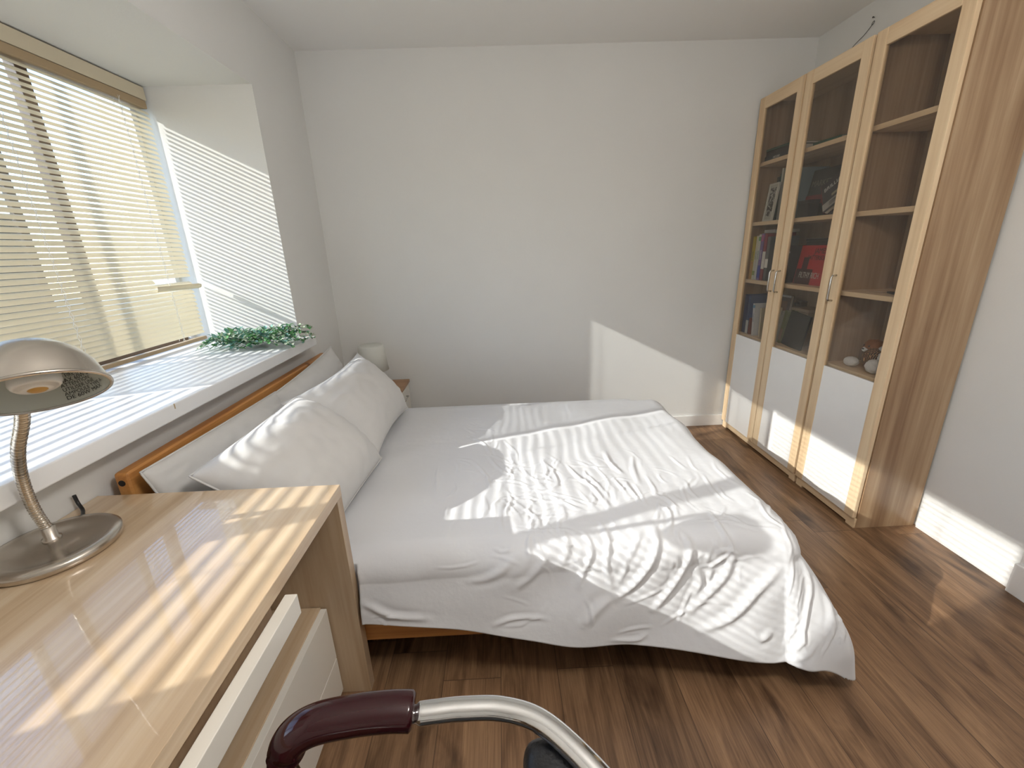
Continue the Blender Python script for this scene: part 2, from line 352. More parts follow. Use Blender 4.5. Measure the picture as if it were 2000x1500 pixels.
# blinds ---------------------------------------------------------------
def blind(label, y0, y1, pitch, ladders, broken=False):
    b = empty('venetian_blind', label, 'blind', (0, 0, 0), group='venetian blinds in the window bay')
    b.location = (-1.65, (y0+y1)/2, ZS); off = -b.location
    def put(n, bm, m, smooth=False):
        bmesh.ops.translate(bm, vec=off, verts=bm.verts); return link(n, bm, m, b, smooth)
    bm = bmesh.new(); box(bm, -1.685, -1.645, y0, y1, 2.085, 2.142, 0.003); put('headrail', bm, CREAMS)
    bm = bmesh.new(); box(bm, -1.680, -1.642, y0+0.01, y1-0.01, 2.048, 2.083, 0.006); put('valance', bm, mat('tan_rail', (0.40, 0.29, 0.17), 0.5))
    bm = bmesh.new()
    tilt = R(48); wdt = 0.0252
    z = 2.034; k = 0; rnd = random.Random(3 if broken else 5)
    while z > ZS + 0.052:
        a = tilt + R(rnd.uniform(-1.2, 1.2)); yy1 = y1
        zz = z
        if broken and abs(z-1.262) < pitch*0.5: yy1 = 2.15
        ns = 14
        prev = None
        for j in range(ns+1):
            y = y0 + 0.004 + (yy1 - y0 - 0.008)*j/ns
            sag = 0.0004*math.sin(j*0.9 + k*0.37)
            ring = []
            for q in range(5):
                s = (q/4 - 0.5)*wdt; crown = 0.0040*(1-(2*q/4-1)**2)
                # s>0 is the room edge, lower; crown bulges up and inward
                dx = s*math.cos(a) + crown*math.sin(a); dz = -s*math.sin(a) + crown*math.cos(a)
                ring.append(bm.verts.new((-1.655+dx, y, zz+dz+sag)))
            if prev:
                for q in range(4): bm.faces.new((prev[q], prev[q+1], ring[q+1], ring[q]))
            prev = ring
        z -= pitch; k += 1
    put('slats', bm, CREAM, True)
    bm = bmesh.new(); box(bm, -1.668, -1.643, y0, y1, ZS+0.012, ZS+0.030, 0.004); put('bottom_rail', bm, MATS['tan_rail'])
    for yl in ladders:
        bm = bmesh.new()
        for dx in (-0.0105, 0.0125):
            pts = [Vector((-1.655+dx, yl + 0.0035*math.sin(i*1.57), 2.06 - i*0.0107)) for i in range(int((2.06-ZS-0.02)/0.0107))]
            tube(bm, pts, 0.0011, 5)
        pts = [Vector((-1.6405, yl+0.004 + 0.004*math.sin(i*1.57+2), 2.06 - i*0.0107)) for i in range(int((2.06-ZS-0.02)/0.0107))]
        tube(bm, pts, 0.0010, 5)
        put('ladder_cord', bm, CORD)
    if broken:
        bm = bmesh.new()
        A = Vector((-1.640, 2.140, 1.226)); Bp = Vector((-1.585, 2.372, 1.225))
        d = (Bp-A).normalized(); up = Vector((0.25, 0, 1)).normalized(); nrm = d.cross(up).normalized()
        rows = []
        for t in (0, 0.33, 0.66, 0.93, 1.0):
            hw = 0.0125 if t < 1 else 0.008
            rows.append([bm.verts.new(A.lerp(Bp, t) + up*s*hw + nrm*0.002*(1-abs(s))) for s in (-1, 0, 1)])
        for r0, r1 in zip(rows[:-1], rows[1:]):
            for q in range(2): bm.faces.new((r0[q], r0[q+1], r1[q+1], r1[q]))
        o = put('broken_slat', bm, CREAM, True); o['label'] = 'loose slat twisted out of line'
        sm = o.modifiers.new('s', 'SOLIDIFY'); sm.thickness = 0.0006
    return b
blind('cream venetian blind with one loose twisted slat, beside the striped far reveal', 1.305, 2.402, 0.0215, (1.685, 2.225, 1.36), True)
blind('cream venetian blind on the near half of the bay, behind the desk lamp', 0.045, 1.295, 0.0262, (0.40, 1.12))

# ------------------------------------------------------------------ outside
bm = bmesh.new(); box(bm, -80, -2.2, -60, 60, -3.2, -3.0); g = struct('ground', bm, mat('outside_ground', (0.50, 0.48, 0.42), 0.9, var=0.3, vscale=0.5))
nb = empty('neighbouring_house', 'cream rendered house seen through the blind slats', 'building', (-4.7, 15.2, -3.0))
bm = bmesh.new(); box(bm, -4.7, 5.0, -3.2, 4, 0, 10.5); link('wall', bm, mat('cream_render', (0.78, 0.68, 0.52), 0.9), nb)
bm = bmesh.new()
vs = [bm.verts.new(p) for p in ((-5.0,-3.5,10.5),(5.3,-3.5,10.5),(5.3,4.3,10.5),(-5.0,4.3,10.5),(-5.0,0.4,12.6),(5.3,0.4,12.6))]
for f in ((0,1,5,4),(3,2,5,4),(0,4,3),(1,2,5),(0,1,2,3)): bm.faces.new([vs[i] for i in f])
link('roof', bm, mat('brown_tile', (0.18, 0.11, 0.08), 0.8), nb)
for x in (-2.6, 0.2, 3.0):
    for z in (1.0, 4.4):
        f = link('window', B_(x-0.6, x+0.6, -3.26, -3.2, z, z+1.5, 0.01), WHITEF, nb); link('pane', B_(x-0.52, x+0.52, -3.27, -3.25, z+0.08, z+1.42), mat('dark_pane', (0.05, 0.07, 0.09), 0.08), f)

hd_ = empty('garden_fence', 'brown timber fence across the yard behind the blinds', 'fence', (-11, -4, -3.0))
for k in range(12):
    link('fence_panel', B_(-0.03, 0.03, -14+k*2.4, -14+k*2.4+2.36, 0, 5.4, 0.01), mat('dark_timber', (0.10, 0.075, 0.05), 0.85, var=0.3, vscale=4), hd_)

# ------------------------------------------------------------------ bed
bed = empty('bed', 'pine framed double bed pushed head first under the window sill', 'bed', (-0.1, 1.8, 0))
off = -bed.location
def bput(n, bm, m, smooth=False):
    bmesh.ops.translate(bm, vec=off, verts=bm.verts); return link(n, bm, m, bed, smooth)
bm = bmesh.new(); box(bm, -1.103, -1.060, 1.09, 2.555, 0.60, 0.795, 0.014, seg=3); box(bm, -1.098, -1.066, 1.12, 2.52, 0.20, 0.58, 0.006); bput('headboard', bm, PINE, False)
for y in (1.115, 2.53):
    bm = bmesh.new(); box(bm, -1.108, -1.056, y-0.024, y+0.024, 0, 0.60, 0.006); bput('bedpost', bm, PINE)
for y in (1.075, 2.50):
    bm = bmesh.new(); box(bm, -1.06, 0.84, y, y+0.03, 0.165, 0.315, 0.006); bput('side_rail', bm, PINEX)
bm = bmesh.new(); box(bm, 0.81, 0.84, 1.105, 2.50, 0.165, 0.315, 0.006); bput('foot_rail', bm, PINE)
for y in (1.12, 2.46):
    bm = bmesh.new(); box(bm, 0.76, 0.81, y-0.02, y+0.03, 0, 0.29, 0.006); bput('leg', bm, PINE)
bm = bmesh.new(); box(bm, -1.03, 0.80, 1.11, 2.49, 0.24, 0.27); bput('slat_base', bm, PINE)
bm = bmesh.new(); box(bm, -1.04, 0.79, 1.14, 2.47, 0.27, 0.455, 0.05, seg=5); bput('mattress', bm, FABRIC, True)
# screw cover in the headboard end
bm = bmesh.new(); lathe(bm, [(0,0.001),(0.009,0.001),(0.009,-0.004)], 20, Matrix.Translation((-1.0815, 1.089, 0.765)) @ Matrix.Rotation(R(90),4,'X')); bput('screw_cap', bm, INK)

# duvet ------------------------------------------------------------------
DX0, DXE, DYE, DYF, DR, DK = -1.0, 0.84, 1.14, 2.29, 0.085, 0.30
ZT = 0.492
CREASES = [
(0.006,0.006,[(0.149,1.604),(0.154,1.57),(0.16,1.535),(0.16,1.505),(0.151,1.481),(0.137,1.459),(0.123,1.438)]),
(0.006,0.006,[(0.16,1.588),(0.167,1.553),(0.175,1.517),(0.18,1.484),(0.185,1.454),(0.188,1.426),(0.186,1.401),(0.175,1.382),(0.159,1.365),(0.144,1.349)]),
(0.007,0.008,[(0.238,1.557),(0.249,1.526),(0.262,1.494),(0.274,1.464),(0.288,1.436),(0.302,1.408),(0.316,1.375),(0.328,1.333),(0.34,1.283),(0.352,1.235)]),
(0.006,0.006,[(0.3,1.5),(0.313,1.467),(0.326,1.434),(0.336,1.401),(0.344,1.369),(0.351,1.335),(0.357,1.302)]),
(0.008,0.008,[(0.425,1.646),(0.424,1.614),(0.422,1.582),(0.425,1.552),(0.433,1.524),(0.445,1.496),(0.456,1.469)]),
(0.008,0.007,[(0.534,1.609),(0.525,1.582),(0.516,1.553),(0.508,1.521),(0.502,1.48),(0.497,1.432),(0.492,1.386)]),
(0.006,0.006,[(0.404,1.464),(0.407,1.437),(0.411,1.409),(0.414,1.386),(0.418,1.367),(0.421,1.35),(0.425,1.334)]),
(0.005,0.005,[(0.076,1.391),(0.099,1.382),(0.122,1.373),(0.144,1.37),(0.166,1.376),(0.189,1.389),(0.212,1.401)]),
(0.005,0.005,[(0.082,1.339),(0.106,1.325),(0.131,1.312),(0.154,1.302),(0.176,1.301),(0.198,1.304),(0.217,1.302),(0.233,1.293),(0.249,1.279),(0.264,1.266)]),
(0.006,0.006,[(0.149,1.344),(0.171,1.318),(0.193,1.292),(0.212,1.271),(0.227,1.259),(0.24,1.252),(0.253,1.245)]),
(0.005,0.005,[(-0.074,1.635),(-0.053,1.598),(-0.032,1.56),(-0.012,1.531),(0.006,1.517),(0.023,1.511),(0.04,1.505)]),
(0.005,0.005,[(-0.054,1.474),(-0.025,1.47),(0.004,1.467),(0.03,1.458),(0.05,1.443),(0.069,1.422),(0.087,1.401)]),
(0.005,0.005,[(-0.012,1.412),(-0.004,1.384),(0.005,1.355),(0.009,1.328),(0.004,1.301),(-0.006,1.273),(-0.012,1.25),(-0.012,1.234),(-0.009,1.221),(-0.007,1.209)]),
(0.005,0.006,[(0.066,1.271),(0.078,1.245),(0.09,1.217),(0.097,1.193),(0.096,1.173),(0.088,1.154),(0.082,1.136)]),
(0.006,0.006,[(0.108,1.276),(0.094,1.244),(0.081,1.21),(0.071,1.183),(0.069,1.164),(0.07,1.15),(0.071,1.136)]),
(0.005,0.005,[(0.186,1.276),(0.187,1.253),(0.188,1.228),(0.186,1.209),(0.178,1.197),(0.166,1.19),(0.154,1.183)]),
(0.005,0.005,[(-0.09,1.365),(-0.084,1.333),(-0.077,1.299),(-0.074,1.271),(-0.079,1.25),(-0.087,1.232),(-0.095,1.214)]),
(0.006,0.006,[(0.024,1.323),(0.041,1.327),(0.057,1.33),(0.071,1.328),(0.081,1.318),(0.089,1.302),(0.097,1.287)]),
(0.006,0.006,[(0.3,1.334),(0.303,1.323),(0.305,1.313),(0.305,1.302),(0.3,1.291),(0.292,1.278),(0.284,1.266)]),
(0.01,0.011,[(0.456,1.162),(0.455,1.134),(0.454,1.105),(0.451,1.079),(0.443,1.056),(0.432,1.034),(0.42,1.011),(0.404,0.985),(0.386,0.957),(0.368,0.933),(0.35,0.915),(0.333,0.901),(0.316,0.886)]),
(0.01,0.011,[(0.539,1.1),(0.544,1.083),(0.549,1.067),(0.55,1.048),(0.543,1.024),(0.532,0.997),(0.518,0.97),(0.502,0.941),(0.483,0.912),(0.466,0.886),(0.453,0.867),(0.441,0.85),(0.43,0.834)]),
(0.011,0.01,[(0.685,1.042),(0.679,1.018),(0.674,0.994),(0.664,0.97),(0.647,0.946),(0.625,0.922),(0.602,0.897),(0.577,0.87),(0.55,0.841),(0.524,0.814)]),
(0.012,0.011,[(0.825,0.996),(0.798,0.97),(0.769,0.944),(0.742,0.918),(0.715,0.886),(0.687,0.852),(0.659,0.824),(0.63,0.804),(0.6,0.788),(0.57,0.772)]),
(0.008,0.009,[(0.295,1.178),(0.299,1.15),(0.304,1.122),(0.305,1.094),(0.301,1.067),(0.294,1.039),(0.29,1.011),(0.291,0.984),(0.296,0.955),(0.3,0.928)]),
(0.008,0.007,[(0.232,1.131),(0.239,1.107),(0.246,1.083),(0.248,1.058),(0.243,1.031),(0.232,1.003),(0.222,0.975)]),
(0.01,0.008,[(0.94,1.027),(0.947,0.995),(0.955,0.963),(0.955,0.928),(0.942,0.886),(0.922,0.839),(0.908,0.803),(0.906,0.783),(0.91,0.772),(0.914,0.762)]),
(0.006,0.007,[(0.446,1.422),(0.445,1.394),(0.444,1.366),(0.446,1.339),(0.45,1.313),(0.455,1.286),(0.461,1.261)]),
(0.006,0.005,[(0.55,1.318),(0.556,1.291),(0.562,1.264),(0.565,1.24),(0.564,1.221),(0.559,1.204),(0.555,1.188)]),
(0.007,0.007,[(0.669,1.204),(0.667,1.175),(0.665,1.146),(0.664,1.12),(0.665,1.098),(0.667,1.078),(0.669,1.058)]),
(0.006,0.006,[(0.513,1.25),(0.524,1.242),(0.535,1.234),(0.539,1.219),(0.533,1.192),(0.52,1.158),(0.508,1.131),(0.5,1.116),(0.494,1.108),(0.487,1.1)]),
(0.006,0.005,[(0.539,1.458),(0.538,1.422),(0.536,1.385),(0.534,1.354),(0.531,1.333),(0.527,1.318),(0.524,1.302)]),
(0.005,0.005,[(0.669,1.401),(0.665,1.378),(0.661,1.354),(0.659,1.334),(0.661,1.317),(0.665,1.301),(0.669,1.287)]),
(0.005,0.005,[(0.758,1.443),(0.754,1.404),(0.749,1.365),(0.747,1.334),(0.748,1.314),(0.75,1.3),(0.752,1.287)]),
(0.005,0.004,[(0.763,1.594),(0.757,1.564),(0.751,1.534),(0.747,1.51),(0.747,1.495),(0.75,1.484),(0.752,1.474)]),
(0.006,0.006,[(0.669,1.105),(0.673,1.091),(0.677,1.077),(0.68,1.063),(0.682,1.051),(0.683,1.039),(0.685,1.027)]),
(0.006,0.005,[(-0.288,1.609),(-0.284,1.567),(-0.281,1.524),(-0.277,1.484),(-0.272,1.447),(-0.267,1.411),(-0.262,1.375)]),
(0.006,0.004,[(-0.215,1.308),(-0.215,1.287),(-0.215,1.266),(-0.215,1.245)]),
(0.008,0.007,[(-0.059,0.741),(-0.04,0.756),(-0.02,0.771),(0.004,0.782),(0.034,0.788),(0.068,0.791),(0.102,0.793)]),
(0.012,0.008,[(-0.126,0.923),(-0.102,0.933),(-0.077,0.944),(-0.054,0.959),(-0.031,0.983),(-0.008,1.013),(0.014,1.042)]),
(0.012,0.008,[(0.009,0.907),(0.032,0.932),(0.057,0.957),(0.076,0.98),(0.089,1.001),(0.099,1.022),(0.108,1.042)]),
(0.014,0.01,[(-0.449,0.824),(-0.424,0.8),(-0.399,0.775),(-0.371,0.756),(-0.337,0.747),(-0.299,0.744),(-0.262,0.741)]),
(0.014,0.009,[(0.212,0.788),(0.227,0.811),(0.243,0.835),(0.258,0.855),(0.273,0.87),(0.286,0.881),(0.3,0.892)]),
(0.007,0.006,[(0.295,0.72),(0.322,0.719),(0.351,0.718),(0.373,0.72),(0.387,0.725),(0.395,0.733),(0.404,0.741)]),
(0.009,0.008,[(0.721,0.798),(0.731,0.789),(0.742,0.781),(0.752,0.777),(0.764,0.782),(0.777,0.793),(0.789,0.803)]),
(0.009,0.008,[(0.898,0.829),(0.899,0.813),(0.9,0.797),(0.898,0.782),(0.89,0.771),(0.878,0.761),(0.867,0.751)]),
(0.01,0.009,[(0.565,0.99),(0.572,0.971),(0.579,0.952),(0.581,0.933),(0.575,0.916),(0.565,0.898),(0.555,0.881)]),
(0.006,0.005,[(0.498,1.032),(0.502,1.022),(0.507,1.013),(0.508,1.001),(0.503,0.985),(0.495,0.967),(0.487,0.949)]),
(0.008,0.008,[(0.18,1.037),(0.194,1.023),(0.209,1.007),(0.217,0.99),(0.216,0.97),(0.208,0.946),(0.201,0.923)]),
(0.007,0.006,[(0.326,1.037),(0.334,1.026),(0.343,1.014),(0.347,1.001),(0.343,0.985),(0.334,0.967),(0.326,0.949)]),
(0.007,0.006,[(0.622,0.99),(0.616,0.97),(0.61,0.949),(0.607,0.933),(0.61,0.924),(0.616,0.918),(0.622,0.912)]),
(0.005,0.005,[(0.867,1.271),(0.858,1.237),(0.849,1.201),(0.846,1.172),(0.851,1.153),(0.862,1.139),(0.872,1.126)]),
(0.005,0.005,[(0.711,1.141),(0.733,1.134),(0.756,1.126),(0.778,1.12),(0.802,1.118),(0.827,1.116),(0.851,1.115)]),
(0.006,0.005,[(0.622,1.032),(0.636,1.038),(0.65,1.045),(0.664,1.048),(0.678,1.043),(0.692,1.035),(0.706,1.027)]),
(0.005,0.005,[(-0.184,1.906),(-0.155,1.869),(-0.125,1.832),(-0.1,1.791),(-0.082,1.743),(-0.068,1.688),(-0.054,1.635)]),
(0.005,0.005,[(-0.007,1.817),(0.01,1.779),(0.028,1.739),(0.04,1.703),(0.045,1.669),(0.045,1.636),(0.045,1.604)]),
(0.005,0.005,[(-0.199,1.999),(-0.156,1.989),(-0.112,1.978),(-0.08,1.963),(-0.064,1.941),(-0.059,1.915),(-0.054,1.89)]),
(0.005,0.005,[(-0.142,1.62),(-0.122,1.583),(-0.101,1.545),(-0.085,1.51),(-0.077,1.478),(-0.073,1.447),(-0.069,1.417)]),
(0.005,0.005,[(-0.033,1.614),(-0.014,1.6),(0.005,1.586),(0.024,1.578),(0.046,1.579),(0.069,1.587),(0.092,1.594)]),
(0.005,0.005,[(0.056,1.573),(0.068,1.536),(0.08,1.497),(0.092,1.469),(0.103,1.454),(0.113,1.449),(0.123,1.443)]),
(0.005,0.005,[(0.274,1.588),(0.298,1.566),(0.324,1.543),(0.347,1.526),(0.368,1.519),(0.389,1.517),(0.409,1.516)]),
(0.006,0.006,[(0.066,1.136),(0.062,1.117),(0.058,1.098),(0.056,1.079),(0.056,1.06),(0.059,1.04),(0.061,1.022)]),
(0.01,0.006,[(0.165,1.141),(0.169,1.119),(0.174,1.096),(0.175,1.074),(0.171,1.05),(0.162,1.025),(0.154,1.001)]),
(0.008,0.007,[(0.414,1.126),(0.404,1.107),(0.394,1.087),(0.383,1.068),(0.372,1.05),(0.359,1.03),(0.347,1.011)]),
(0.01,0.009,[(1.018,0.959),(1.028,0.939),(1.038,0.919),(1.044,0.897),(1.043,0.872),(1.038,0.845),(1.033,0.819)]),
(0.009,0.008,[(1.028,0.949),(1.049,0.93),(1.071,0.911),(1.085,0.892),(1.087,0.87),(1.081,0.847),(1.075,0.824)])]
def duvet():
    st = 0.0052
    a = np.arange(DX0, DXE+0.50+1e-6, st); b = np.arange(DYE-0.44, DYF+0.40+1e-6, st)
    A, Bb = np.meshgrid(a, b, indexing='ij')
    # the cloth hem is not parallel to the bed edge: shorter near the head
    t = np.clip((A+0.45)/1.25, 0, 1)
    near = 0.245 + 0.175*t**1.05 + 0.006*np.sin(A*9)
    s = np.clip((DYE - Bb)/0.42, 0, 1.05)*near
    oy = np.where(Bb < DYE, -s, np.where(Bb > DYF, Bb-DYF, 0))
    ox = np.where(A > DXE, A-DXE, 0)
    # round the corners of the cloth
    L = np.sqrt(ox**2+oy**2); dx = np.where(L > 1e-9, ox/np.maximum(L, 1e-9), 0); dy = np.where(L > 1e-9, oy/np.maximum(L, 1e-9), 0)
    corner = np.abs(dx*dy)*2
    Lq = L*(1-0.03*corner)
    ang = np.minimum(Lq/DR, math.pi/2); rest = np.maximum(Lq-DR*math.pi/2, 0)
    flare = DK*np.ones_like(L)
    cb = corner*(dy < 0)
    hs = flare*rest*(1-cb) + cb*0.78*(rest - rest**2/1.0)
    flare = flare*(1-cb) + cb*0.55
    h = DR*np.sin(ang) + hs; v = DR*(1-np.cos(ang)) + np.sqrt(np.maximum(1-flare**2, 0.1))*rest
    X = np.where(ox > 0, DXE, A) + dx*h; Y = np.where(Bb < DYE, DYE, np.where(Bb > DYF, DYF, Bb)) + dy*h
    Z = ZT - v
    # broad loft of the filling
    Z += 0.012*np.sin((A+0.6)*2.1)*np.sin((Bb-0.9)*2.2)*(1-np.clip(L*4, 0, 1))
    Z += np.where(A < -0.55, -(np.minimum(-0.55-A, 0.2))*0.05, 0)
    # surface normal (approx) for creases
    nx = np.sin(ang)*dx; ny = np.sin(ang)*dy; nz = np.cos(ang)
    D = np.zeros_like(A)
    # soft gathered folds falling down the near side and round the corner
    side = np.clip((L-0.03)/0.12, 0, 1)
    ph = np.where(Bb < DYE+0.12, A*15 + 5.0*np.clip(DYE-Bb, 0, 1)*2.2 + 0.6*np.sin(A*7), 0)
    D += 0.0075*side*(dy < 0)*(1-dx)*np.sin(ph)*np.clip((A+0.55)*1.5, 0.25, 1)
    th = np.arctan2(np.abs(ox), np.maximum(-oy, 1e-6))
    D += 0.013*np.clip((L-0.08)/0.3, 0, 1)*np.where((ox > 0) & (oy < 0), np.sin(th*9+0.5), 0)
    D += 0.008*np.clip((L-0.05)/0.25, 0, 1)*np.where((ox > 0) & (oy >= 0), np.sin(Bb*17), 0)
    # low frequency crumple
    rs = np.random.RandomState(4)
    for i in range(26):
        fr = rs.uniform(9, 34); an = rs.uniform(0, math.pi); p = rs.uniform(0, 6.28)
        D += (0.016/fr)*np.sin((A*math.cos(an)+Bb*math.sin(an))*fr + p + 1.2*np.sin(A*5+i)+1.1*np.cos(Bb*6+2*i))
    rc = np.random.RandomState(21); small = []
    for i in range(150):
        src = CREASES[rc.randint(len(CREASES))][2]; k = rc.randint(len(src)-1)
        p0 = np.array(src[k]); d = np.array(src[k+1])-p0; an = math.atan2(d[1], d[0]) + rc.normal(0, 0.55)
        c = p0 + rc.normal(0, 0.055, 2); ln = rc.uniform(0.03, 0.10); bend = rc.normal(0, 0.5)
        pts_ = []
        for t_ in (-1, -0.4, 0.4, 1):
            a2 = an + bend*t_*0.5; pts_.append((c[0]+math.cos(a2)*ln*t_, c[1]+math.sin(a2)*ln*t_))
        small.append((rc.uniform(0.0035, 0.006), rc.uniform(0.0018, 0.0042), pts_))
    for w_, hgt, pts in CREASES + small:
        P = np.array(pts)
        lo = P.min(0)-0.05; hi = P.max(0)+0.05
        msk = (A > lo[0]) & (A < hi[0]) & (Bb > lo[1]) & (Bb < hi[1])
        if not msk.any(): continue
        pa = A[msk]; pb = Bb[msk]; best = np.full(pa.shape, 9.0); tt = np.zeros(pa.shape); n = len(P)-1
        for k in range(n):
            d = P[k+1]-P[k]; l2 = d@d+1e-12
            u = np.clip(((pa-P[k,0])*d[0]+(pb-P[k,1])*d[1])/l2, 0, 1)
            dd = np.hypot(pa-P[k,0]-u*d[0], pb-P[k,1]-u*d[1]); m_ = dd < best
            best[m_] = dd[m_]; tt[m_] = (k+u[m_])/n
        taper = np.clip(np.sin(np.clip(tt, 0.02, 0.98)*math.pi), 0, 1)**0.6
        prof = np.exp(-(best/w_)**2) - 0.35*np.exp(-((best-2.0*w_)/(1.1*w_))**2)
        D[msk] += 0.8*hgt*taper*prof
    X += nx*D; Y += ny*D; Z += nz*D
    lim = 1.079 - np.clip((X+0.466)/0.025, 0, 1)*0.25; Y = np.maximum(Y, lim)
    Z = np.maximum(Z, 0.026)
    # hem curls slightly under at the very edge
    ni, nj = A.shape
    me = bpy.data.meshes.new('duvet')
    co = np.stack([X, Y, Z], -1).reshape(-1, 3)
    # cut the cloth outline: rounded corners of the sheet
    idx = np.arange(ni*nj).reshape(ni, nj)
    q = np.stack([idx[:-1,:-1], idx[1:,:-1], idx[1:,1:], idx[:-1,1:]], -1)
    over = (np.maximum(A-(DXE+0.30), 0)/0.20)**2 + (np.maximum((DYE-0.24)-Bb, 0)/0.20)**2
    over2 = (np.maximum(A-(DXE+0.30), 0)/0.20)**2 + (np.maximum(Bb-(DYF+0.20), 0)/0.20)**2
    keep = (over[:-1,:-1] <= 1.02) & (over2[:-1,:-1] <= 1.02)
    q = q[keep].reshape(-1, 4)
    me.from_pydata(co.tolist(), [], q.tolist()); me.update()
    bm = bmesh.new(); bm.from_mesh(me)
    bmesh.ops.delete(bm, geom=[v for v in bm.verts if not v.link_faces], context='VERTS')
    return bm
bm = duvet()
bmesh.ops.recalc_face_normals(bm, faces=bm.faces)
if sum(f.normal.z for f in list(bm.faces)[:2000]) < 0: bmesh.ops.reverse_faces(bm, faces=bm.faces)
dv = bpy.data.meshes.new('duvet'); bm.to_mesh(dv); bm.free(); dv.materials.append(FABRIC)
for p in dv.polygons: p.use_smooth = True
duv = bpy.data.objects.new('duvet', dv); COL.objects.link(duv)
tag(duv, 'creased white duvet spread over the bed, one corner trailing on the floor', 'duvet')
sm = duv.modifiers.new('thickness', 'SOLIDIFY'); sm.thickness = 0.020; sm.offset = -1

# pillows ----------------------------------------------------------------
def pillow(label, bn, bf, tf, tn, thick, seed, pinch=0.07, group='white pillows at the head of the bed'):
    """corners: bottom-near, bottom-far, top-far, top-near"""
    bn, bf, tf, tn = map(Vector, (bn, bf, tf, tn)); c = (bn+bf+tf+tn)/4
    o = empty('pillow', label, 'pillow', c, group=group)
    n = 64; bm = bmesh.new(); rnd = random.Random(seed)
    nrm = ((bf-bn).cross(tn-bn)).normalized()
    if nrm.x < 0: nrm = -nrm
    grid = {}
    offn = Vector((rnd.uniform(0,50), rnd.uniform(0,50), 0))
    for side in (1, -1):
        for i in range(n+1):
            for j in range(n+1):
                u = i/n*2-1; v = j/n*2-1
                edge = (abs(u) == 1 or abs(v) == 1)
                if edge and side == -1: grid[(side,i,j)] = grid[(1,i,j)]; continue
                uu = u*(1-pinch*(1-v*v)*u*u); vv = v*(1-pinch*(1-u*u)*v*v)
                s, t = (uu+1)/2, (vv+1)/2
                p = bn.lerp(bf, s).lerp(tn.lerp(tf, s), t)
                prof = max(0, (1-abs(u)**2.6)*(1-abs(v)**2.6))**0.55
                T = thick*prof
                q = Vector((u*2.2, v*1.8, 0.0)) + offn
                wr = 0.015*noise.noise(q*0.8) + 0.0045*noise.noise(q*2.7)
                # puckers running in from the seams
                e = 1-min(1-abs(u), 1-abs(v))
                wr += 0.006*math.sin((u if abs(v) > abs(u) else v)*23 + 3*noise.noise(q*1.5))*max(0, (e-0.55)/0.45)*(1-e**8)
                # diagonal tension fold
                wr += 0.005*math.exp(-((u*0.7+v*0.9-0.35+0.1*math.sin(u*5))/0.16)**2)*prof
                grid[(side,i,j)] = bm.verts.new(p - c + nrm*side*(T*(0.62 if side > 0 else 0.38)+ (wr*prof if side > 0 else 0)))
        for i in range(n):
            for j in range(n):
                f = [grid[(side,i,j)], grid[(side,i+1,j)], grid[(side,i+1,j+1)], grid[(side,i,j+1)]]
                bm.faces.new(f if side > 0 else f[::-1])
    link('pillowcase', bm, PILLOW, o, True)
    # stitched seam round the edge
    bm = bmesh.new(); loop = [(0,j) for j in range(n)] + [(i,n) for i in range(n)] + [(n,j) for j in range(n,0,-1)] + [(i,0) for i in range(n,0,-1)]
    pts = []
    for (i, j) in loop:
        u = i/n*2-1; v = j/n*2-1; uu = u*(1-pinch*(1-v*v)*u*u); vv = v*(1-pinch*(1-u*u)*v*v); s, t = (uu+1)/2, (vv+1)/2
        pts.append(bn.lerp(bf, s).lerp(tn.lerp(tf, s), t)-c)
    pts.append(pts[0]); tube(bm, pts, 0.0032, 6, caps=False); link('seam', bm, PILLOW, o, True)
    return o
pillow('white pillow flat against the pine headboard, nearest the desk', (-0.92,1.09,0.50), (-0.90,1.79,0.52), (-1.005,1.81,0.790), (-1.015,1.082,0.800), 0.10, 2, 0.015)
pillow('white pillow flat against the headboard at its far end, below the plant', (-0.90,1.84,0.51), (-0.90,2.50,0.51), (-1.00,2.475,0.845), (-1.005,1.77,0.785), 0.11, 3, 0.05)
pillow('plump white pillow leaning in front, standing upright beside the white lampshade', (-0.55,1.61,0.515), (-0.545,2.27,0.52), (-0.80,2.33,0.83), (-0.86,1.57,0.815), 0.20, 8, 0.13)
pillow('large white pillow leaning in front, partly hidden by the desk corner', (-0.57,1.10,0.52), (-0.535,1.66,0.52), (-0.80,1.575,0.838), (-0.88,1.075,0.785), 0.22, 5, 0.02)

# ------------------------------------------------------------------ nightstand and its lamp
ns = empty('nightstand', 'small brown topped nightstand with white drawers in the far corner', 'nightstand', (-0.90, 2.78, 0))
bm = bmesh.new(); box(bm, -0.22, 0.225, -0.18, 0.18, 0.465, 0.485, 0.002); link('top', bm, wood('brown_top', [(0.30, 0.15, 0.07), (0.40, 0.22, 0.11), (0.46, 0.28, 0.15)], 0, 0.4), ns)
bm = bmesh.new(); box(bm, -0.215, 0.20, -0.175, 0.175, 0.02, 0.465); link('body', bm, MATS['brown_top'], ns)
for z in (0.03, 0.25):
    dr = link('drawer', B_(0.20, 0.218, -0.172, 0.172, z, z+0.205, 0.002), LACQ, ns)
    bm = bmesh.new(); tube(bm, [Vector((0.218,-0.05,z+0.15)), Vector((0.235,-0.05,z+0.15)), Vector((0.235,0.05,z+0.15)), Vector((0.218,0.05,z+0.15))], 0.004); link('drawer_pull', bm, HANDLE, dr, True)
tl = empty('table_lamp', 'small white lamp with a drum shade on the nightstand', 'lamp', (-0.865, 2.78, 0.486))
bm = bmesh.new(); lathe(bm, [(0.0,0),(0.055,0),(0.058,0.006),(0.05,0.016),(0.014,0.02),(0.011,0.03),(0.011,0.17),(0,0.17)], 32); link('base', bm, TRIMW, tl, True)
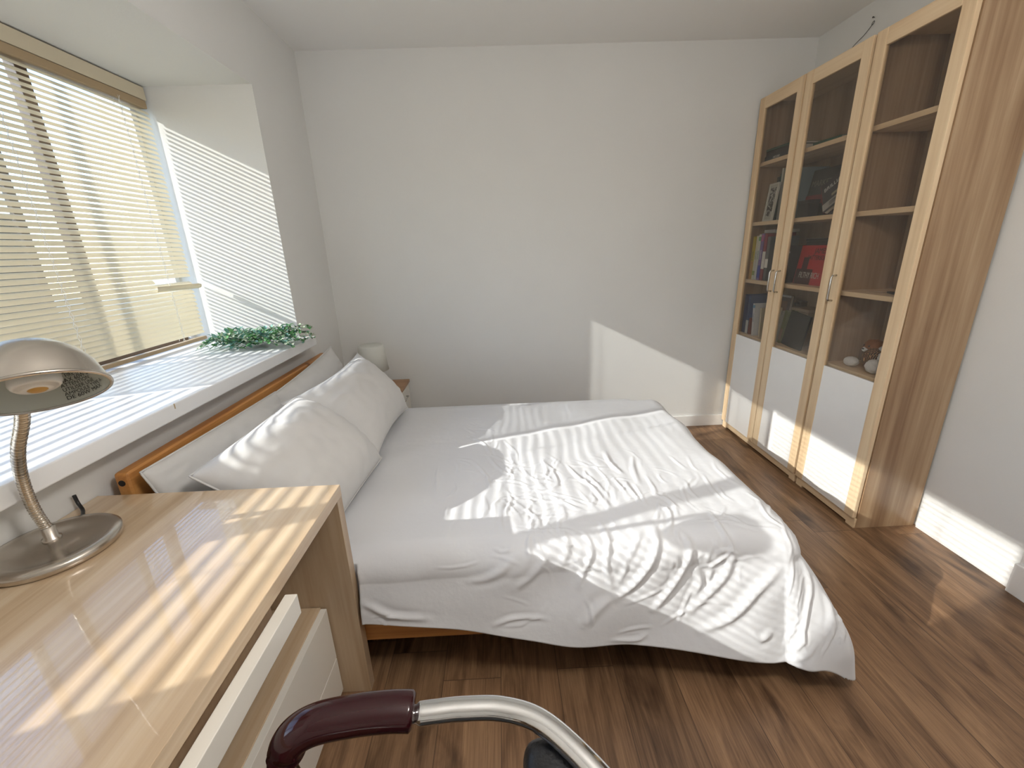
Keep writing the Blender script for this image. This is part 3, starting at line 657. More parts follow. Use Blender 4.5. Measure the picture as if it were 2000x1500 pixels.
bm = bmesh.new(); lathe(bm, [(0.100,0.125),(0.082,0.29),(0.075,0.295),(0.0,0.296)], 48); o = link('lamp_shade', bm, LAMPW, tl, True)
sm = o.modifiers.new('s', 'SOLIDIFY'); sm.thickness = 0.002

# ------------------------------------------------------------------ desk
DX, DYE2, DZ = -0.470, 1.068, 0.742
desk = empty('desk', 'glossy light wood desk with cream drawers, striped by sunlight', 'desk', (-0.80, 0.4, 0))
off = -desk.location
def dput(n, bm, m, smooth=False):
    bmesh.ops.translate(bm, vec=off, verts=bm.verts); return link(n, bm, m, desk, smooth)
bm = bmesh.new(); box(bm, -1.138, DX, -0.45, DYE2, DZ-0.034, DZ, 0.0015); dput('desktop', bm, DESKT)
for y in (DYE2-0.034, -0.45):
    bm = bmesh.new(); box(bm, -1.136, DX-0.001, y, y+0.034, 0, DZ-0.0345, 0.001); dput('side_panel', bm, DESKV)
bm = bmesh.new(); box(bm, -1.10, DX-0.02, -0.10, 0.70, 0.655, 0.7075); dput('drawer_box', bm, OAKI)
bm = bmesh.new(); box(bm, -0.463, -0.438, -0.12, 0.712, 0.652, 0.700, 0.0015)
o = dput('drawer', bm, LACQ); o['label'] = 'thin cream front of the drawer under the desktop'
PX = -0.558
bm = bmesh.new(); box(bm, -1.10, PX-0.018, 0.42, 1.032, 0.02, 0.35, 0.001); dput('pedestal', bm, DESKT)
for z0, z1 in ((0.02, 0.152), (0.156, 0.347)):
    bm = bmesh.new(); box(bm, PX-0.018, PX, 0.44, 1.030, z0, z1, 0.0012); dput('drawer', bm, LACQ)

# desk lamp ------------------------------------------------------------------
lamp = empty('desk_lamp', 'brushed nickel gooseneck desk lamp with a bell shade on the desk', 'lamp', (-1.022, 0.835, DZ))
bm = bmesh.new(); lathe(bm, [(0,0.001),(0.112,0.001),(0.116,0.006),(0.116,0.018),(0.111,0.022),(0.094,0.0235),(0.088,0.0205),(0.05,0.026),(0.02,0.031),(0.0,0.032)], 72); link('base', bm, STEEL, lamp, True)
bm = bmesh.new(); lathe(bm, [(0.0165,0.030),(0.0165,0.036),(0.0125,0.038),(0.0125,0.062),(0,0.062)], 32); link('collar', bm, STEEL, lamp, True)
off = -lamp.location
HC = Vector((-0.722, 0.650, 1.166))            # centre of the shade opening
ND = Vector((0.36, -0.36, -0.86)).normalized()    # direction the opening faces
apex = HC - ND*0.088
neckpts = [Vector((-1.022,0.835,0.79)), Vector((-1.030,0.832,0.86)), Vector((-1.005,0.815,0.945)), Vector((-0.940,0.775,1.02)), Vector((-0.880,0.750,1.09)), Vector((-0.832,0.728,1.165)), HC - ND*0.062 + Vector((-0.048,0.046,0.0)), HC - ND*0.050 + Vector((-0.030,0.028,0.0))]
cp = catmull(neckpts, 40); bm = bmesh.new()
rad = [0.0098 + 0.0011*math.sin(i*math.pi*2/2.6) for i in range(len(cp))]
tube(bm, [p+off for p in cp], rad, 16); link('gooseneck', bm, NECKM, lamp, True)
q = (-ND).to_track_quat('Z', 'Y').to_matrix().to_4x4()
HM = Matrix.Translation(HC+off) @ q @ Matrix.Diagonal((0.91,0.91,0.85,1))
prof = [(0.094,0.0),(0.0925,0.004),(0.090,0.018),(0.082,0.045),(0.068,0.070),(0.048,0.088),(0.028,0.098),(0.016,0.102),(0.0,0.103)]
bm = bmesh.new(); lathe(bm, prof, 72, HM)
sh = link('lamp_shade', bm, STEEL, lamp, True)
bm = bmesh.new(); lathe(bm, [(max(r-0.0022,0), z-0.0012 if z > 0.01 else z+0.0005) for r, z in prof], 72, HM); link('shade_lining', bm, SHADEIN, sh, True)
bm = bmesh.new(); lathe(bm, [(0.0905,-0.0016),(0.0955,-0.0016),(0.0965,0.001),(0.0955,0.004),(0.0925,0.004),(0.0905,0.001)], 72, HM); link('rim', bm, STEEL, sh, True)
bm = bmesh.new(); lathe(bm, [(0.036,0.086),(0.038,0.082),(0.034,0.070),(0.030,0.070),(0.030,0.090)], 48, HM); link('socket_ring', bm, SHADEIN, sh, True)
bm = bmesh.new(); lathe(bm, [(0.026,0.088),(0.026,0.052),(0.0275,0.050),(0.026,0.048),(0.031,0.044),(0.0335,0.036),(0.0335,0.020),(0.031,0.014),(0.027,0.0105),(0.0265,0.012),(0.022,0.0085),(0.0215,0.010),(0.016,0.0075),(0.0,0.006)], 48, HM); bl = link('light_bulb', bm, BULB, sh, True)
bm = bmesh.new(); lathe(bm, [(0.013,0.0072),(0.010,0.0050),(0.0,0.0045)], 32, HM); link('bulb_tip', bm, AMBER, bl, True)
# warning text wrapped on the lining
TEXA = R(252)
lines = ['CAUTION: RISK', 'OF FIRE USE', 'MAX 60W BULB', 'ATTENTION:', 'UTILISER UNE', 'AMPOULE TYPE A', 'DE 60W MAX']
for k, ln in enumerate(lines):
    me = text_mesh(ln, 0.0095 if k not in (2, 6) else 0.011, 0.0, 'LEFT')
    for v in me.vertices:
        ang = TEXA - v.co.x/0.084; zz = 0.060 - k*0.0082 + v.co.y
        r_ = np.interp(zz, [0.0,0.018,0.045,0.070,0.088], [0.0905,0.0868,0.0788,0.0648,0.0448]) - 0.0006
        v.co = HM @ Vector((r_*math.cos(ang), r_*math.sin(ang), zz))
    me.materials.clear(); link('lettering', me, INK, sh)
bm = bmesh.new(); tube(bm, [p+off for p in catmull([Vector((-1.066,0.945,0.748)), Vector((-1.085,0.968,0.747)), Vector((-1.105,0.990,0.748)), Vector((-1.121,1.0,0.762)), Vector((-1.126,1.002,0.785))], 6)], 0.0042, 10); link('power_cord', bm, BLACK, lamp, True)

# ------------------------------------------------------------------ artificial plant on the sill
plant = empty('artificial_plant', 'artificial green and white leafy spray lying on the window sill', 'plant', (-1.30, 2.20, ZS))
gm = [mat('leaf_green', (0.16, 0.40, 0.16), 0.5, var=0.4, vscale=60), mat('leaf_pale', (0.66, 0.74, 0.58), 0.5, var=0.2, vscale=60), mat('leaf_bluegreen', (0.20, 0.42, 0.36), 0.5, var=0.3, vscale=60), mat('leaf_dark', (0.03, 0.12, 0.04), 0.5)]
bms = bmesh.new(); bml = bmesh.new(); rnd = random.Random(11)
def leaf(bm, p, d, up, ln, wd, mi):
    d = d.normalized(); sdir = d.cross(up); sdir = sdir.normalized() if sdir.length > 1e-3 else Vector((1,0,0)); up2 = sdir.cross(d)
    prev = None
    for t, wv in ((0,0.1),(0.25,0.8),(0.5,1.0),(0.75,0.75),(1.0,0.05)):
        c = p + d*ln*t - up2*ln*0.25*t*t
        r = [bm.verts.new(c - sdir*wd*wv + up2*wd*wv*0.35), bm.verts.new(c), bm.verts.new(c + sdir*wd*wv + up2*wd*wv*0.35)]
        if prev:
            for q_ in range(2):
                f = bm.faces.new((prev[q_], prev[q_+1], r[q_+1], r[q_])); f.material_index = mi
        prev = r
for s in range(42):
    t0 = rnd.uniform(0, 0.62); y = rnd.uniform(-0.10, 0.09)
    p = Vector((-0.27 + t0*0.5, y, 0.006)); dirn = Vector((1, rnd.uniform(-0.25, 0.30), rnd.uniform(0.02, 0.22))).normalized()
    ln = rnd.uniform(0.16, 0.34); pts = []
    for k in range(9):
        q_ = p + dirn*ln*k/8 + Vector((0, 0.008*math.sin(k+s), 0.040*math.sin(k/8*math.pi)))
        q_.z = max(0.005, min(q_.z, 0.10)); q_.y = min(q_.y, 0.185); q_.x = min(q_.x, 0.285)
        pts.append(q_)
    tube(bms, pts, 0.0011, 5)
    for k in range(1, 9):
        for m_ in range(7):
            d = Vector((rnd.uniform(-0.4,1), rnd.uniform(-1,1), rnd.uniform(-0.1,0.8)))
            mi = rnd.choices((0,1,2,3), (3,8,2,1))[0]; big = rnd.random() < 0.12
            q_ = pts[k].copy(); q_.y = min(q_.y, 0.18)
            ll = 0.04 if big else rnd.uniform(0.013, 0.027)
            if q_.y + ll > 0.205: d.y = -abs(d.y)
            leaf(bml, q_, d, Vector((0,0,1)), ll, ll*rnd.uniform(0.22, 0.34), (rnd.choice((0,2)) if big else mi))
for v in bml.verts: v.co.z = max(v.co.z, 0.002); v.co.y = min(v.co.y, 0.209)
link('stems', bms, gm[3], plant); link('leaves', bml, gm, plant)

# ------------------------------------------------------------------ bookcases
XF, XBK = 1.682, 1.972
SHZ = [0.712, 1.078, 1.442, 1.795]     # undersides of the shelves
def door(parent, off, y0, y1, hy, stile=0.055):
    dz0, dz1 = 0.055, 2.178
    xa, xb = XF-0.024, XF-0.005
    def dp(n, bm, m, par=None, smooth=False):
        bmesh.ops.translate(bm, vec=off, verts=bm.verts); return link(n, bm, m, par or dr, smooth)
    bm = bmesh.new(); box(bm, xa, xb, y0, y0+stile, dz0, dz1, 0.003); box(bm, xa, xb, y1-stile, y1, dz0, dz1, 0.003)
    bmesh.ops.translate(bm, vec=off, verts=bm.verts); dr = link('door', bm, OAK, parent)
    bm = bmesh.new(); box(bm, xa+0.001, xb, y0+stile, y1-stile, dz1-0.066, dz1, 0.003); dp('top_rail', bm, OAKH)
    bm = bmesh.new(); box(bm, xa+0.007, xa+0.011, y0+stile-0.004, y1-stile+0.004, 0.722, dz1-0.062); dp('glass_pane', bm, GLASSC)
    bm = bmesh.new(); box(bm, xa+0.003, xb-0.002, y0+stile-0.001, y1-stile+0.001, dz0+0.001, 0.724, 0.001); dp('lower_panel', bm, PANEL)
    bm = bmesh.new()
    x_ = xa-0.024
    tube(bm, [Vector((xa,hy,1.052)), Vector((x_+0.004,hy,1.054)), Vector((x_,hy,1.062)), Vector((x_,hy,1.165)), Vector((x_+0.004,hy,1.173)), Vector((xa,hy,1.175))], 0.0048, 10, up=Vector((0,1,0)))
    dp('handle', bm, HANDLE, None, True)
def bookcase(label, y0, y1, doors):
    c = empty('bookcase', label, 'bookcase', (1.83, (y0+y1)/2, 0), group='glass door bookcases'); off = -c.location
    def cp_(n, bm, m):
        bmesh.ops.translate(bm, vec=off, verts=bm.verts); return link(n, bm, m, c)
    bm = bmesh.new(); box(bm, XF, XBK, y0, y0+0.018, 0, 2.184, 0.001); cp_('side_panel', bm, OAKS)
    bm = bmesh.new(); box(bm, XF, XBK, y1-0.018, y1, 0, 2.184, 0.001); cp_('side_panel', bm, OAKS)
    bm = bmesh.new(); box(bm, XF, XBK, y0+0.018, y1-0.018, 2.160, 2.184, 0.001); cp_('top', bm, OAKH)
    bm = bmesh.new(); box(bm, XBK-0.008, XBK, y0+0.018, y1-0.018, 0.06, 2.16); cp_('back_panel', bm, OAKI)
    for z in SHZ:
        bm = bmesh.new(); box(bm, XF+0.006, XBK-0.008, y0+0.018, y1-0.018, z, z+0.022, 0.001); cp_('shelf', bm, OAKH)
    bm = bmesh.new(); box(bm, XF, XBK-0.01, y0+0.018, y1-0.018, 0.055, 0.073); cp_('bottom_shelf', bm, OAKH)
    bm = bmesh.new(); box(bm, XF-0.010, XF+0.008, y0+0.002, y1-0.002, 0.012, 0.050, 0.001); box(bm, XF-0.010, XF+0.008, y0+0.002, y0+0.05, 0, 0.012); box(bm, XF-0.010, XF+0.008, y1-0.05, y1-0.002, 0, 0.012); cp_('plinth', bm, OAKH)
    for d in doors: door(c, off, *d)
    return c
bookcase('two door oak bookcase full of books, standing in the corner', 2.146, 2.982, [(2.576, 2.980, 2.602), (2.149, 2.568, 2.540)])
bookcase('single door oak bookcase, nearly empty, with a soft toy at the bottom', 1.712, 2.134, [(1.714, 2.132, 2.104)])

# things inside the bookcases -------------------------------------------------
def cmat(c, rough=0.45): return mat('cover_%d_%d_%d' % tuple(int(v*255) for v in c), c, rough)
def book(label, group, loc, dims, col, rot=(0,0,0), spine_txt=None, band=None, face=None, name='book'):
    """local frame: thickness along y, height along z, depth (spine at -x) along x; origin at base centre. rot in degrees"""
    t, h, d = dims
    o = empty(name, label, 'book', loc, group=group); o.rotation_euler = tuple(R(a) for a in rot)
    bm = bmesh.new(); cv = 0.0016
    box(bm, -d/2, -d/2+cv, -t/2, t/2, 0, h, 0.0004); box(bm, -d/2, d/2, -t/2, -t/2+cv, 0, h, 0.0004); box(bm, -d/2, d/2, t/2-cv, t/2, 0, h, 0.0004)
    link('cover', bm, cmat(col), o)
    link('pages', B_(-d/2+cv, d/2-0.003, -t/2+cv, t/2-cv, 0.002, h-0.003), PAPER, o)
    if band:
        for (z0, z1, c) in band: link('spine_band', B_(-d/2-0.0006, -d/2+0.001, -t/2-0.0002, t/2+0.0002, h*z0, h*z1), cmat(c), o)
    if spine_txt:
        mt = Matrix.Translation((-d/2-0.0009, 0, h*0.55)) @ Matrix(((0,0,-1,0),(0,1,0,0),(1,0,0,0),(0,0,0,1)))
        # letters run up the spine: text x -> z, text y -> y
        mt = Matrix.Translation((-d/2-0.0009, 0, h*0.55)) @ Matrix(((0,0,-1,0),(0,-1,0,0),(-1,0,0,0),(0,0,0,1)))
        letter(spine_txt[0], t*0.62, cmat(spine_txt[1]), o, mt)
    return o
def facebook(label, group, loc, dims, col, rot, parts, spinecol=None, name='book'):
    """book shown by its front cover: width along y, height z, thickness x (cover at -x). parts: list of ('box',y0,y1,z0,z1,col) and ('txt',string,y,z,size,col,sx)"""
    wd, h, t = dims
    o = empty(name, label, 'book', loc, group=group); o.rotation_euler = tuple(R(a) for a in rot)
    bm = bmesh.new(); cv = 0.0018
    box(bm, 0, cv, -wd/2, wd/2, 0, h, 0.0004); box(bm, t-cv, t, -wd/2, wd/2, 0, h, 0.0004); box(bm, 0, t, wd/2-cv, wd/2, 0, h, 0.0004)
    link('cover', bm, cmat(col), o)
    if spinecol: link('spine', B_(0.0, t, wd/2-0.0012, wd/2+0.0008, 0.0005, h-0.0005), cmat(spinecol), o)
    link('pages', B_(cv, t-cv, -wd/2+0.003, wd/2-cv, 0.003, h-0.003), PAPER, o)
    for p in parts:
        if p[0] == 'box': link('cover_print', B_(-0.0006, 0.0005, p[1], p[2], p[3], p[4]), cmat(p[5]), o)
        else:
            # text x -> -y (reader in the room looks along +x), text y -> z
            mt = Matrix.Translation((-0.0016, p[2], p[3])) @ Matrix(((0,0,-1,0),(-1,0,0,0),(0,1,0,0),(0,0,0,1)))
            letter(p[1], p[4], cmat(p[5]), o, mt, p[6])
    return o
zA, zB, zC, zD = [z+0.0225 for z in SHZ[::-1]]     # shelf surfaces from the top down
W_, K_ = (0.80, 0.79, 0.75), (0.015, 0.015, 0.018)
# top shelf: lying books
g = 'books lying on the upper shelf'
def lying(label, y, z, t, wy, dx, col, rz=0, x=1.80, spine=None):
    o = empty('book', label, 'book', (x, y, z), rz=R(rz), group=g)
    bm = bmesh.new(); box(bm, -dx/2, dx/2, -wy/2, wy/2, 0, 0.0016); box(bm, -dx/2, dx/2, -wy/2, wy/2, t-0.0016, t); box(bm, -dx/2, -dx/2+0.0016, -wy/2, wy/2, 0, t)
    link('cover', bm, cmat(col), o); link('pages', B_(-dx/2+0.0016, dx/2-0.003, -wy/2+0.002, wy/2-0.002, 0.0016, t-0.0016), PAPER, o)
    if spine: letter(spine, t*0.55, cmat(W_), o, Matrix.Translation((-dx/2-0.0008, 0, t/2)) @ Matrix(((0,0,-1,0),(-1,0,0,0),(0,1,0,0),(0,0,0,1))))
    return o
lying('navy book lying at the bottom of the stack on the upper shelf', 2.83, zA, 0.030, 0.24, 0.17, (0.02,0.035,0.05), spine='HISTORY')
lying('black book lying in the middle of the stack on the upper shelf', 2.825, zA+0.0305, 0.027, 0.235, 0.165, K_)
lying('thin dark green book lying on top of the stack on the upper shelf', 2.82, zA+0.058, 0.012, 0.24, 0.17, (0.03,0.09,0.06), 2)
lying('thin black book lying under a green one behind the second door', 2.48, zA, 0.018, 0.20, 0.16, K_, -3, 1.84)
lying('thin green book lying on a black one behind the second door', 2.49, zA+0.0185, 0.014, 0.19, 0.15, (0.02,0.11,0.07), 4, 1.84)
# second shelf
g2 = 'books on the second shelf'
pf = empty('picture_frame', 'small white framed black and white abstract picture on the shelf', 'picture', (1.715, 2.845, zB)); pf.rotation_euler = (0, R(5), R(-6))
bm = bmesh.new(); frame_box(bm, (-0.058, 0.058, 0, 0.222), 0, 0.012, 0.011, 0.001); link('frame', bm, cmat((0.62,0.62,0.56)), pf)
link('mount', B_(0.004, 0.010, -0.050, 0.050, 0.008, 0.214), cmat((0.50,0.50,0.44)), pf)
m_, N, L, Bd = new_mat('abstract_print'); v_ = N.new('ShaderNodeTexNoise'); v_.inputs['Scale'].default_value = 26; v_.inputs['Distortion'].default_value = 2.5; tc_ = N.new('ShaderNodeTexCoord'); L.new(tc_.outputs['Object'], v_.inputs['Vector'])
rr_ = N.new('ShaderNodeValToRGB'); rr_.color_ramp.elements[0].position = 0.50; rr_.color_ramp.elements[0].color = (0.015,0.015,0.015,1); rr_.color_ramp.elements[1].position = 0.56; rr_.color_ramp.elements[1].color = (0.5,0.5,0.47,1); L.new(v_.outputs['Fac'], rr_.inputs[0]); L.new(rr_.outputs[0], Bd.inputs['Base Color'])
link('picture', B_(0.0028, 0.0041, -0.033, 0.033, 0.030, 0.196), m_, pf)
book('dark book standing behind the small framed picture', g2, (1.88, 2.925, zB), (0.022, 0.265, 0.15), (0.03,0.05,0.05))
book('teal edged dark book standing behind the framed picture', g2, (1.88, 2.895, zB), (0.024, 0.28, 0.15), (0.02,0.10,0.10))
book('tall thin white book standing right of the framed picture', g2, (1.855, 2.800, zB), (0.016, 0.300, 0.20), (0.72,0.73,0.66), (-1.5,0,0))
book('lime green and blue thin book leaning on the white one', g2, (1.855, 2.774, zB), (0.018, 0.275, 0.19), (0.32,0.50,0.08), (3,0,0), None, [(0.0,0.35,(0.02,0.12,0.35)),(0.55,0.62,W_)])
book('blue grey book standing behind the stile on the second shelf', g2, (1.860, 2.728, zB), (0.050, 0.285, 0.19), (0.20,0.27,0.30), (3,0,0), None, [(0.4,0.75,(0.45,0.46,0.50))])
facebook('large dark book titled MARKETING leaning on the shelf back', g2, (1.815, 2.545, zB), (0.25, 0.262, 0.030), (0.045,0.048,0.046), (0,9,0), [('box',-0.135,0.13,0.075,0.125,(0.22,0.03,0.035)), ('txt','MARKETING',-0.005,0.185,0.046,(0.22,0.21,0.18),0.9)])
facebook('red and black book with a white title leaning in front of the dark one', g2, (1.735, 2.285, zB+0.060), (0.17, 0.185, 0.022), (0.04,0.038,0.045), (-38,18,0), [('box',-0.094,0.088,0.012,0.055,(0.42,0.40,0.36)), ('box',-0.06,0.05,0.022,0.045,(0.05,0.05,0.05)), ('box',-0.094,0.03,0.070,0.085,(0.40,0.36,0.25)), ('txt','BRILLIANT',-0.003,0.135,0.032,(0.75,0.74,0.72),0.95)], (0.50,0.03,0.03))
bx = empty('storage_box', 'small black box on the second shelf left of the leaning books', 'box', (1.765, 2.545, zB)); link('box_body', B_(-0.03,0.03,-0.045,0.045,0,0.075,0.002), BLACK, bx); link('lid', B_(-0.031,0.031,-0.047,0.047,0.075,0.092,0.002), BLACK, bx)
# third shelf
g3 = 'upright books on the third shelf'
book('yellow spined book with orange foot, leftmost on the third shelf', g3, (1.80, 2.938, zC), (0.030, 0.275, 0.18), (0.78,0.62,0.03), (0,0,0), ('TOOLS', (0.10,0.08,0.02)), [(0.0,0.42,(0.70,0.42,0.12))])
book('cream spined thick book right of the yellow one', g3, (1.80, 2.905, zC), (0.026, 0.278, 0.18), (0.70,0.70,0.58), (1,0,0), ('GUIDE', (0.2,0.25,0.1)), [(0.1,0.2,(0.30,0.40,0.12))])
book('white book with green lettering on the third shelf', g3, (1.80, 2.877, zC), (0.022, 0.286, 0.18), (0.70,0.74,0.70), (0,0,0), ('SCIENCE', (0.05,0.2,0.08)), [(0.86,0.95,(0.15,0.40,0.2))])
book('purple spined book with white letter on the third shelf', g3, (1.80, 2.848, zC), (0.028, 0.290, 0.18), (0.22,0.16,0.42), (0,0,0), ('DESIGN', W_), [(0.84,0.97,(0.45,0.12,0.30)),(0.05,0.32,(0.03,0.06,0.40))])
book('small white book in front of the purple one', g3, (1.742, 2.855, zC), (0.024, 0.13, 0.05), (0.75,0.76,0.78), (0,0,0))
book('maroon and white book rightmost behind the first door', g3, (1.80, 2.812, zC), (0.030, 0.290, 0.18), (0.25,0.03,0.05), (0,0,0), None, [(0.25,0.62,W_)])
book('black and white book behind the stile on the third shelf', g3, (1.80, 2.776, zC), (0.030, 0.270, 0.18), (0.10,0.10,0.11), (0,0,0), None, [(0.3,0.5,W_)])
o = lying('grey book lying on top of the upright ones, third shelf', 2.80, zC+0.2915, 0.020, 0.11, 0.16, (0.38,0.38,0.38)); o['group'] = g3
facebook('red hardback with black and white title facing out on the shelf', g3, (1.752, 2.438, zC), (0.235, 0.215, 0.026), (0.50,0.018,0.022), (0,7,0), [('box',-0.02,0.112,0.0,0.085,(0.05,0.008,0.010)), ('box',0.030,0.075,0.085,0.150,(0.06,0.01,0.012)),
   ('txt','JAMES',-0.045,0.184,0.042,(0.02,0.003,0.004),0.85), ('txt','PATTERSON',-0.030,0.147,0.034,(0.02,0.003,0.004),0.80), ('txt','FILTHY RICH',0.000,0.050,0.046,(0.62,0.60,0.55),0.62)], (0.12,0.01,0.01))
bx = empty('storage_box', 'wide black box standing behind the red hardback', 'box', (1.87, 2.47, zC)); link('box_body', B_(-0.05,0.05,-0.12,0.12,0,0.235,0.003), cmat((0.03,0.032,0.03)), bx); link('lid', B_(-0.052,0.052,-0.122,0.122,0.235,0.250,0.003), BLACK, bx)
book('black book with small silver print standing left of the red hardback', g3, (1.80, 2.60, zC), (0.040, 0.215, 0.15), (0.025,0.025,0.03), (0,0,0), None, [(0.80,0.84,(0.5,0.5,0.5))])
# bottom visible shelf
g4 = 'books on the lowest glazed shelf'
book('navy blue book standing leftmost on the lowest glazed shelf', g4, (1.80, 2.935, zD), (0.040, 0.262, 0.18), (0.015,0.04,0.16), (-1,0,0))
book('second navy book with a pale foot on the lowest glazed shelf', g4, (1.80, 2.897, zD), (0.028, 0.258, 0.18), (0.03,0.07,0.20), (-1,0,0), None, [(0,0.35,(0.6,0.62,0.62))])
facebook('brown covered book with white edges on the lowest glazed shelf', g4, (1.86, 2.80, zD), (0.15, 0.268, 0.02), (0.11,0.075,0.055), (0,4,0), [('box',-0.075,0.075,0.255,0.268,(0.6,0.6,0.6)),('box',-0.06,0.03,0.07,0.12,(0.28,0.05,0.04)), ('box',-0.05,0.04,0.16,0.23,(0.20,0.10,0.05))], (0.6,0.6,0.6))
book('white spined paperback leaning against the brown book', g4, (1.77, 2.812, zD), (0.022, 0.215, 0.13), (0.66,0.68,0.70), (-6,0,0), ('NATURE', (0.05,0.12,0.35)), [(0.86,0.95,(0.1,0.3,0.5))])
book('thin cream book leaning behind the stile, lowest glazed shelf', g4, (1.79, 2.760, zD), (0.016, 0.19, 0.14), (0.6,0.52,0.36), (-5,0,0))
book('small maroon book standing low beside the brown one', g4, (1.755, 2.868, zD), (0.018, 0.11, 0.09), (0.20,0.04,0.03), (0,0,0))
book('pale edged thin book leaning left of the spiral notebook', g4, (1.805, 2.602, zD), (0.014, 0.200, 0.15), (0.42,0.42,0.36), (8,0,0))
book('olive green paperback leaning against the spiral notebook', g4, (1.810, 2.575, zD), (0.022, 0.205, 0.15), (0.25,0.29,0.14), (9,0,0), None, [(0.1,0.45,(0.40,0.28,0.22))])
sn = empty('spiral_notebook', 'black spiral bound notebook leaning on the lowest glazed shelf', 'notebook', (1.722, 2.455, zD)); sn.rotation_euler = (R(4), R(7), R(-4))
link('cover', B_(0,0.012,-0.105,0.085,0,0.205,0.001), cmat((0.02,0.022,0.02)), sn); link('pages', B_(0.002,0.010,-0.103,0.080,0.002,0.203), PAPER, sn)
bm = bmesh.new()
for k in range(19):
    z = 0.012 + k*0.010
    tube(bm, [Vector((0.006+0.009*math.cos(a), 0.085+0.007*math.sin(a), z+0.001*a)) for a in [i*math.pi/5 for i in range(11)]], 0.0008, 5)
link('spiral', bm, HANDLE, sn)
sp = empty('trinket', 'small dark brown camera shaped object behind the second door', 'ornament', (1.86, 2.60, zD+0.218))
link('body', B_(-0.02,0.02,-0.028,0.028,0,0.035,0.004), cmat((0.05,0.035,0.03)), sp); bm = bmesh.new(); lathe(bm, [(0,0.018),(0.009,0.018),(0.011,0.014),(0.011,0)], 20, Matrix.Translation((-0.020,0,0.018)) @ Matrix.Rotation(R(-90),4,'Y')); link('lens', bm, BLACK, sp, True)
bx = empty('storage_box', 'small wooden box behind the leaning green paperback', 'box', (1.88, 2.52, zD)); link('box_body', B_(-0.08,0.04,-0.075,0.075,0,0.200,0.003), cmat((0.30,0.22,0.13)), bx); link('lid', B_(-0.082,0.042,-0.077,0.077,0.200,0.2175,0.003), cmat((0.36,0.27,0.17)), bx)

# scissors and cable on the third shelf of the single bookcase
sc = empty('scissors', 'scissors with black handles lying on the shelf', 'scissors', (1.765, 1.93, zC), rz=R(97))
for s in (1, -1):
    bm = bmesh.new(); box(bm, 0.0, 0.085, -0.004, 0.004, 0.002+0.0016*(s > 0), 0.0034+0.0016*(s > 0), 0.0003); bmesh.ops.rotate(bm, cent=(0,0,0), matrix=Matrix.Rotation(R(5*s),3,'Z'), verts=bm.verts); link('blade', bm, CHROME, sc)
    bm = bmesh.new(); pts = [Vector((-0.010,0,0.006)), Vector((-0.030,0.010*s,0.006)), Vector((-0.055,0.020*s,0.006)), Vector((-0.070,0.012*s,0.006)), Vector((-0.055,0.004*s,0.006)), Vector((-0.030,0.005*s,0.006))]; tube(bm, catmull(pts,5), 0.0042, 8); link('finger_loop', bm, BLACK, sc, True)
cb_ = empty('cable', 'coiled grey cable with a plug beside the scissors', 'cable', (1.78, 1.83, zC))
bm = bmesh.new(); tube(bm, [Vector((0.03*math.cos(a)*(1+0.1*math.sin(a*1.3)), 0.045*math.sin(a*1.02), 0.004+0.0009*a)) for a in [i*0.25 for i in range(70)]], 0.0022, 6); link('wire', bm, cmat((0.25,0.25,0.25)), cb_, True)
link('plug', B_(-0.045,-0.03,-0.01,0.012,0.001,0.013,0.002), cmat((0.5,0.5,0.5)), cb_)

# soft toy ---------------------------------------------------------------
toy = empty('soft_toy', 'brown and white soft toy in a dark checked coat on the lowest glazed shelf', 'toy', (1.79, 1.915, zD))
def fuzzy(n, c, r, m, par, rot=(0,0,0), amp=0.10, sub=4):
    bm = bmesh.new(); bmesh.ops.create_icosphere(bm, subdivisions=sub, radius=1)
    for v in bm.verts:
        d = 1 + amp*noise.noise(v.co*2.3+Vector(c)*20) + amp*0.35*noise.noise(v.co*9)
        v.co = Vector((v.co.x*r[0]*d, v.co.y*r[1]*d, v.co.z*r[2]*d))
    bmesh.ops.transform(bm, matrix=Matrix.Translation(c) @ Matrix.Rotation(R(rot[0]),4,'X') @ Matrix.Rotation(R(rot[1]),4,'Y') @ Matrix.Rotation(R(rot[2]),4,'Z'), verts=bm.verts)
    return link(n, bm, m, par, True)
PW_ = mat('white_plush', (0.72,0.71,0.69), 0.95, bump=0.9, bscale=240); PB_ = mat('brown_plush', (0.26,0.10,0.035), 0.95, bump=0.9, bscale=240)
mp_, N, L, Bd = new_mat('checked_cloth'); ck = N.new('ShaderNodeTexBrick'); ck.inputs['Scale'].default_value = 34; ck.inputs['Color1'].default_value = (0.02,0.018,0.016,1); ck.inputs['Color2'].default_value = (0.05,0.012,0.012,1); ck.inputs['Mortar'].default_value = (0.42,0.25,0.12,1); ck.inputs['Mortar Size'].default_value = 0.035
tc_ = N.new('ShaderNodeTexCoord'); L.new(tc_.outputs['Object'], ck.inputs['Vector']); L.new(ck.outputs[0], Bd.inputs['Base Color']); Bd.inputs['Roughness'].default_value = 0.9
body = fuzzy('body', (0.0, -0.005, 0.058), (0.055, 0.072, 0.052), PW_, toy)
fuzzy('coat', (-0.006, 0.0, 0.060), (0.060, 0.058, 0.056), mp_, toy, (18,0,0), 0.05)
hd = fuzzy('head', (0.0, 0.035, 0.108), (0.042, 0.045, 0.038), PB_, toy)
fuzzy('muzzle', (-0.030, 0.040, 0.098), (0.020, 0.018, 0.014), PW_, hd)
for s in (1, -1): fuzzy('ear', (0.004, 0.035+0.042*s, 0.110), (0.012, 0.016, 0.030), PB_, hd, (25*s,0,0))
for s in (1, -1): fuzzy('eye', (-0.040, 0.035+0.014*s, 0.118), (0.004, 0.004, 0.004), BLACK, hd, sub=2, amp=0)
fuzzy('nose', (-0.050, 0.040, 0.102), (0.005, 0.006, 0.004), BLACK, hd, sub=2, amp=0)
